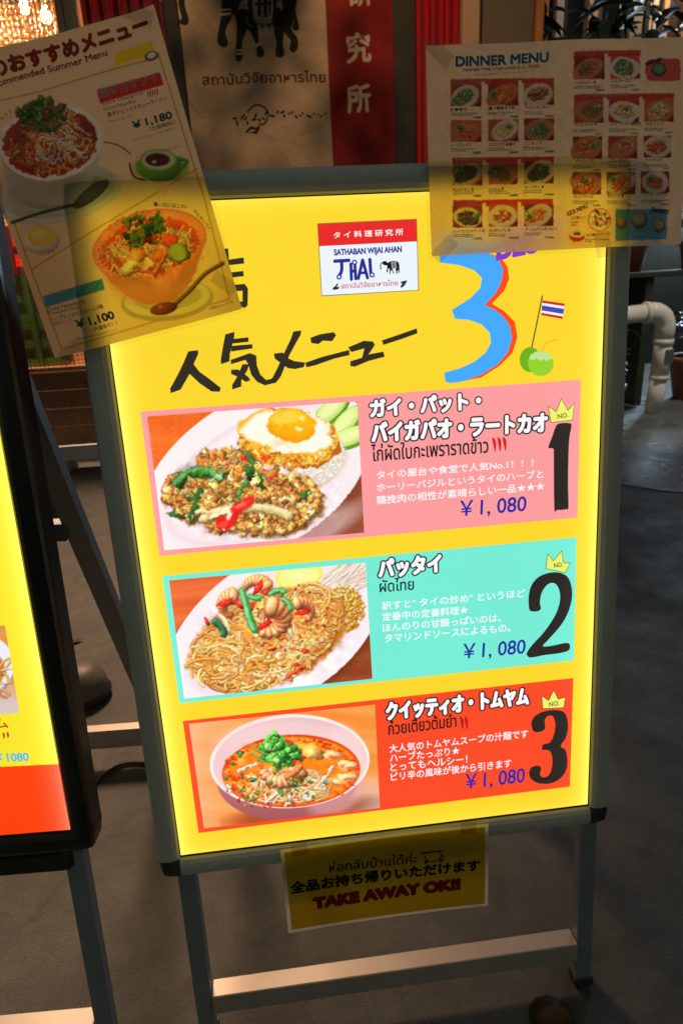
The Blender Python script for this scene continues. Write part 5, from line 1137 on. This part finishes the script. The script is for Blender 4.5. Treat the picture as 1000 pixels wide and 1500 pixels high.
rastersheet(FR, 'paper', -.1485, .1485, -.105, .105, (370, 280), cvR(), (600, 40, 2.5))
film_sheet(FR, .153, .1095)
def tR(body, p0, p1, h, c, **k): FR.text(body, p0, p1, h, c, .0003, mat='sheet_ink', **k)
Z = ZF(600, 40, 2.5)
tR('DINNER MENU', *Z([(170, 141), (500, 132)]), 13.5, (70, 160, 210), bold=.05)
tR('DINNER TIME 17:00~23:00 (L.O. 22:00)', *Z([(197, 162), (470, 154)]), 5, (50, 60, 50), bold=.03); tR('表示価格は税抜です　※写真はイメージです', *Z([(240, 176), (430, 170)]), 3.2, (160, 110, 90))
LW = (246, 226, 200); NR = (150, 40, 26)
for s_, x0, x1, y in (('前菜 / Starters', 160, 295, 203), ('サラダ / Salads', 165, 272, 494), ('揚げ物 / Frieds', 163, 272, 651), ('スープ / Soups', 608, 712, 103), ('ご飯・麺 / Rice & Noodles', 620, 790, 260)): tR(s_, *Z([(x0, y), (x1, y - 3)]), 6, LW, bold=.02)
for s_, x, y, w_ in (('生春巻き', 150, 305, 60), ('揚げ春巻き 2本', 286, 304, 95), ('ヤムウンセンタレー', 418, 302, 95), ('トートマンクン', 152, 437, 72), ('エビのすり身揚げ', 287, 436, 98), ('クンオップ', 418, 433, 62),
    ('ヤムウンセン 辛', 157, 600, 78), ('ソムタム 辛', 288, 598, 56), ('ラープガイ 辛', 418, 594, 68), ('パックブンファイデーン 辛', 157, 754, 115), ('ガイガティアム 辛', 288, 752, 76), ('プーニムパットポンカリー', 418, 748, 116),
    ('トムヤムクン 辛', 600, 212, 76), ('トムカーガイ', 733, 206, 72), ('ガパオライス 辛', 600, 366, 78), ('カオマンガイ盛合せ', 728, 364, 112), ('カオパット', 858, 362, 64), ('パッシーユ', 600, 500, 66), ('パッタイ', 725, 498, 62), ('クイッティオ', 858, 494, 60),
    ('センレクナーム', 596, 628, 70), ('カオソイ 辛', 718, 626, 60), ('バーミーナーム', 845, 622, 92)):
    tR(s_, *Z([(x, y), (x + w_, y - w_ * .02)]), 5, NR if y > 560 else (80, 40, 30), bold=.03)
tR('KIDS MENU', *Z([(574, 694), (648, 662)]), 6.5, (60, 40, 30), bold=.03); tR('お子様セット', *Z([(588, 706), (640, 702)]), 4.8, (200, 50, 30), bold=.02); tR('お子様タイラーメン', *Z([(640, 770), (730, 764)]), 4.8, (200, 50, 30), bold=.02)
tR('Sweets', *Z([(874, 680), (944, 684)]), 8, (40, 50, 50), shear=.3, bold=.03); tR('デザート', *Z([(880, 676), (912, 672)]), 4, (40, 50, 50), bold=.02)
for yy in (331, 459, 616, 774):
    for xx in (245, 381, 510): tR(pick(['￥780', '￥880', '￥980', '￥1080']), *Z([(xx - 12, yy + 3), (xx + 14, yy + 2)]), 3.2, (60, 50, 40))
def tape(face, cx, cy, w_, h_, a):
    c_, s_ = math.cos(a), math.sin(a); xy = np.array([(cx + x * c_ - y * s_, cy + x * s_ + y * c_) for x, y in ((-w_, -h_), (w_, -h_), (w_, h_), (-w_, h_))])
    face.put('tape', xy, [(0, 1, 2, 3)], .0012, (1, 1, 1), 'tape_film')
tape(FL, -.086, -.146, .016, .0075, .5); tape(FL, .094, -.118, .014, .007, -.9); tape(FL, .088, .144, .014, .007, -.6)
tape(FR, -.134, -.098, .015, .0075, .7); tape(FR, -.134, .098, .015, .0075, -.7); tape(FR, .05, -.102, .009, .014, .1)
# --- take-away card
cxy = rectify(BM, [410, 715], [1245, 1207], .015)
Mc = BM @ Matrix.Translation((-.0085, -.4845, .0125)); card = thing('take_away_card', 'small yellow take-away card with black and red writing taped under the yellow board', 'card', Mc.translation, Mc.to_euler())
cuC = lambda x, y: -.10 * np.maximum(0, .07 - y - .02) ** 1.4 + .16 * x * x
FC = Face(Mc, card, 'card_print', 0, cuC)
def grid_xy(x, y, k=24):
    X, Y = np.meshgrid(np.linspace(-x, x, k), np.linspace(-y, y, k)); i = np.arange(k * k).reshape(k, k)
    return np.column_stack([X.ravel(), Y.ravel()]), np.stack([i[:-1, :-1], i[:-1, 1:], i[1:, 1:], i[1:, :-1]], -1).reshape(-1, 4)
xy, F = grid_xy(.1465, .0725); FC.put('white_edge', xy, F, 0, lin((225, 225, 215))); xy, F = grid_xy(.1415, .0675); FC.put('yellow_face', xy, F, .0004, lin((236, 196, 24)))
Z = ZF(180, 1160, 1.3889)
FC.text('ห่อกลับบ้านใต้ค่ะ', *Z([(420, 163), (598, 144)]), 16, (50, 40, 20), .0008, bold=.012)
FC.text('全品お持ち帰りいただけます', *Z([(342, 205), (724, 158)]), 17, (40, 30, 16), .0008, bold=.05)
FC.text('TAKE AWAY OK!!', *Z([(390, 238), (684, 198)]), 15, (205, 24, 24), .0008, bold=.05, outline=.05, ocol=(120, 40, 16))
FC.strokes('scooter_drawing', [(Z([(612, 130), (622, 140), (640, 138), (648, 126)]), 2), (Z([(606, 124), (650, 118)]), 3), (Z([(644, 122), (652, 134)]), 2)], .0008, (60, 50, 30))
FC.polys('scooter_wheel', [Z(disc(616, 142, 4, 4, 10)), Z(disc(646, 138, 4, 4, 10))], .0008, (60, 50, 30))

tape(FC, -.12, .070, .011, .010, .1); tape(FC, .118, .070, .011, .010, -.15)

# ================================================================== the black-framed board on the left
YAW = R(-3); PW = Vector((-.421, -.06, .421)); Rb = board_matrix((0, 0, 0), YAW)
c0 = PW - (Rb.to_3x3() @ Vector((.291, -.4145, 0))); BM2 = board_matrix(c0, YAW); hb2 = c0.z / math.cos(LEAN)
BB, BP = board_thing('menu_board', 'lit yellow menu board in a thick black frame, cut off by the left edge', 'menu board', BM2, 'black_frame', 'black_frame', 'lit menu boards on the pavement', hb2)
MB().box(-.32, .285, -HHY - .062, -HHY - .030, -.034, .002, .006).build('battery_box', 'black_frame', BB, M=BM2)
front_legs(BB, BM2, (-.28, .285), -hb2 + .004, -.742, 'leg_aluminium')
T_, F_, bar, rt_, bk_ = rear_frame(BB, BM2, .235, .52, 'leg_aluminium', topy=.42)
A2 = Face(BM2, BP, 'lit_print')
# a different yellow on this board
cc = BP.data.color_attributes['col']; cc.data.foreach_set('color', np.tile(np.append(lin((250, 232, 44)), 1), 4))
A2.polys('red_band', [[(-200, 1133), (86.5, 1119), (103, 1216), (-200, 1237)]], .0003, (255, 66, 8))
def dish_four():
    cv = Canvas(-140, 900, 40, 1060, 2, (226, 140, 70)); wood(cv, (226, 130, 60), (236, 160, 90), 5, .1)
    m = np.clip((np.mgrid[0:cv.h, 0:cv.w][0] / cv.r - 90) / 40, 0, 1)[..., None]; cv.a = cv.a * (1 - m) + np.array((220, 200, 196)) * m
    cv.ell(-50, 978, 72, 52, 0, (180, 150, 150)); cv.ell(-50, 972, 72, 50, 0, (240, 240, 250)); cv.ell(-50, 980, 58, 38, 0, (226, 140, 60))
    for _ in range(120):
        x, y = in_ell(-50, 990, 58, 32); cv.strand(wig(x, y, U(12, 30), U(0, 6.3), .6, 3), U(2, 4), jit(pick([(240, 180, 90), (230, 120, 50), (250, 214, 150)]), .1), .4, .6, .3, 3)
    return cv
A2.raster('dish_photo', [(-130, 925), (8, 916), (29, 1044), (-110, 1056)], dish_four(), (0, 0), 1.0, (90, 80), .0003)
A2.polys('teal_corner', [[(-60, 893), (-2, 889), (1, 904), (-60, 908)]], .0003, (110, 220, 190))
A2.text('トムヤム', (-62, 1074), (13, 1066), 15, (206, 60, 20), .0003, bold=.02)
A2.polys('chilli_mark', [[(4, 1074), (7, 1073), (8, 1079), (6, 1083), (5, 1078)], [(10, 1073), (13, 1072), (14, 1078), (12, 1082), (11, 1077)]], .0003, (206, 40, 20))
A2.text('￥1080', (-6, 1116), (43, 1114), 12, (90, 190, 220), .0003, bold=.03, name='price')
A2.text('人気', (-190, 640), (-70, 632), 70, K, .0003, bold=.05)
# back panel of its rear frame with a bottom rail
def lp(f, s_): return T_[0].lerp(F_[0], f).lerp(T_[1].lerp(F_[1], f), s_)
q = [lp(.02, .03), lp(.02, .97), lp(.415, .97), lp(.415, .03)]; nn = (q[1] - q[0]).cross(q[3] - q[0]).normalized() * .004
MB().add([tuple(p + nn) for p in q] + [tuple(p - nn) for p in q], [(0, 1, 2, 3), (7, 6, 5, 4), (0, 4, 5, 1), (1, 5, 6, 2), (2, 6, 7, 3), (3, 7, 4, 0)]).build('back_panel', 'grey_paint', BB)
bar(lp(.435, .03), lp(.435, .97), .04, .03, 'stay_rail')

# ================================================================== odds and ends on the ground
cb = MB().tube(catmull([(-.70, .42, .006), (-.62, .47, .006), (-.55, .56, .006), (-.42, .55, .006), (-.2, .62, .006)], 8), .004, 8).build('power_cable', 'black_rubber', smooth=True)
tag(cb, 'thin black power cable lying on the pavement between the two menu boards', 'cable')
wt = thing('board_weight', 'rounded grey weight on the pavement behind the gap between the two boards', 'weight', (-.71, .86, 0))
MB().lathe([(.071, .012), (.074, .016), (.074, .026), (.070, .03)], (-.71, .86, 0), 28).build('rim', 'black_rubber', wt, smooth=True)
MB().lathe([(0, 0), (.062, 0), (.070, .02), (.066, .06), (.05, .09), (.026, .103), (0, .105)], (-.71, .86, 0), 28).build('body', 'weight_rubber', wt, smooth=True)
def stone(c, r, lab):
    b_ = MB(); n_ = 12; V = []; F = []
    for i in range(7):
        ph = -math.pi / 2 * .6 + i / 6 * math.pi * .8
        for k in range(n_): t = k / n_ * 6.283; q_ = 1 + .12 * math.sin(2 * t + i); V.append((c[0] + r * q_ * math.cos(ph) * math.cos(t), c[1] + r * .8 * q_ * math.cos(ph) * math.sin(t), max(.0, c[2] + r * .6 * math.sin(ph) + r * .4)))
    for i in range(6):
        for k in range(n_): F.append((i * n_ + k, i * n_ + (k + 1) % n_, (i + 1) * n_ + (k + 1) % n_, (i + 1) * n_ + k))
    F.append(tuple(range(6 * n_, 7 * n_))); b_.add(V, F); o_ = b_.build('rounded_stone', 'brown_stone', origin=c, smooth=True); tag(o_, lab, 'stone')
stone((.228, -.118, 0), .032, 'rounded brown stone on the ground at the right foot of the yellow board')
def screw(root, M, x, y):
    c = M @ Vector((x, y, .0085)); b_ = MB(); zz = [(0, .0016), (.0022, .0014), (.0030, .0004), (.0030, -.001)]; n_ = 12
    V = [tuple(M @ Vector((x + r_ * math.cos(2 * math.pi * k / n_), y + r_ * math.sin(2 * math.pi * k / n_), .0085 + z_))) for r_, z_ in zz for k in range(n_)]
    F = [(i * n_ + (k + 1) % n_, i * n_ + k, (i + 1) * n_ + k, (i + 1) * n_ + (k + 1) % n_) for i in range(3) for k in range(n_)]; b_.add(V, F).build('screw', 'black_frame', root, smooth=True)
for sx in (-1, 1): screw(YB, BM, sx * (HWX + .018), -HHY - .002)
for x, y, r_, a_ in ((-.84, 1.17, .022, .4), (1.3, 1.9, .03, 1.1)):
    V, F = leaf_geo((x, y, .004), (math.cos(a_), math.sin(a_), .12), r_ * 2, r_, .05); o_ = MB().add(V, F).build('fallen_leaf', 'brown_stone', origin=(x, y, 0), smooth=True)
    tag(o_, {-.84: 'small curled brown leaf on the pavement between the two boards', 1.3: 'larger dry leaf near the wet patch on the right'}[x], 'leaf', 'dry leaves fallen on the pavement')
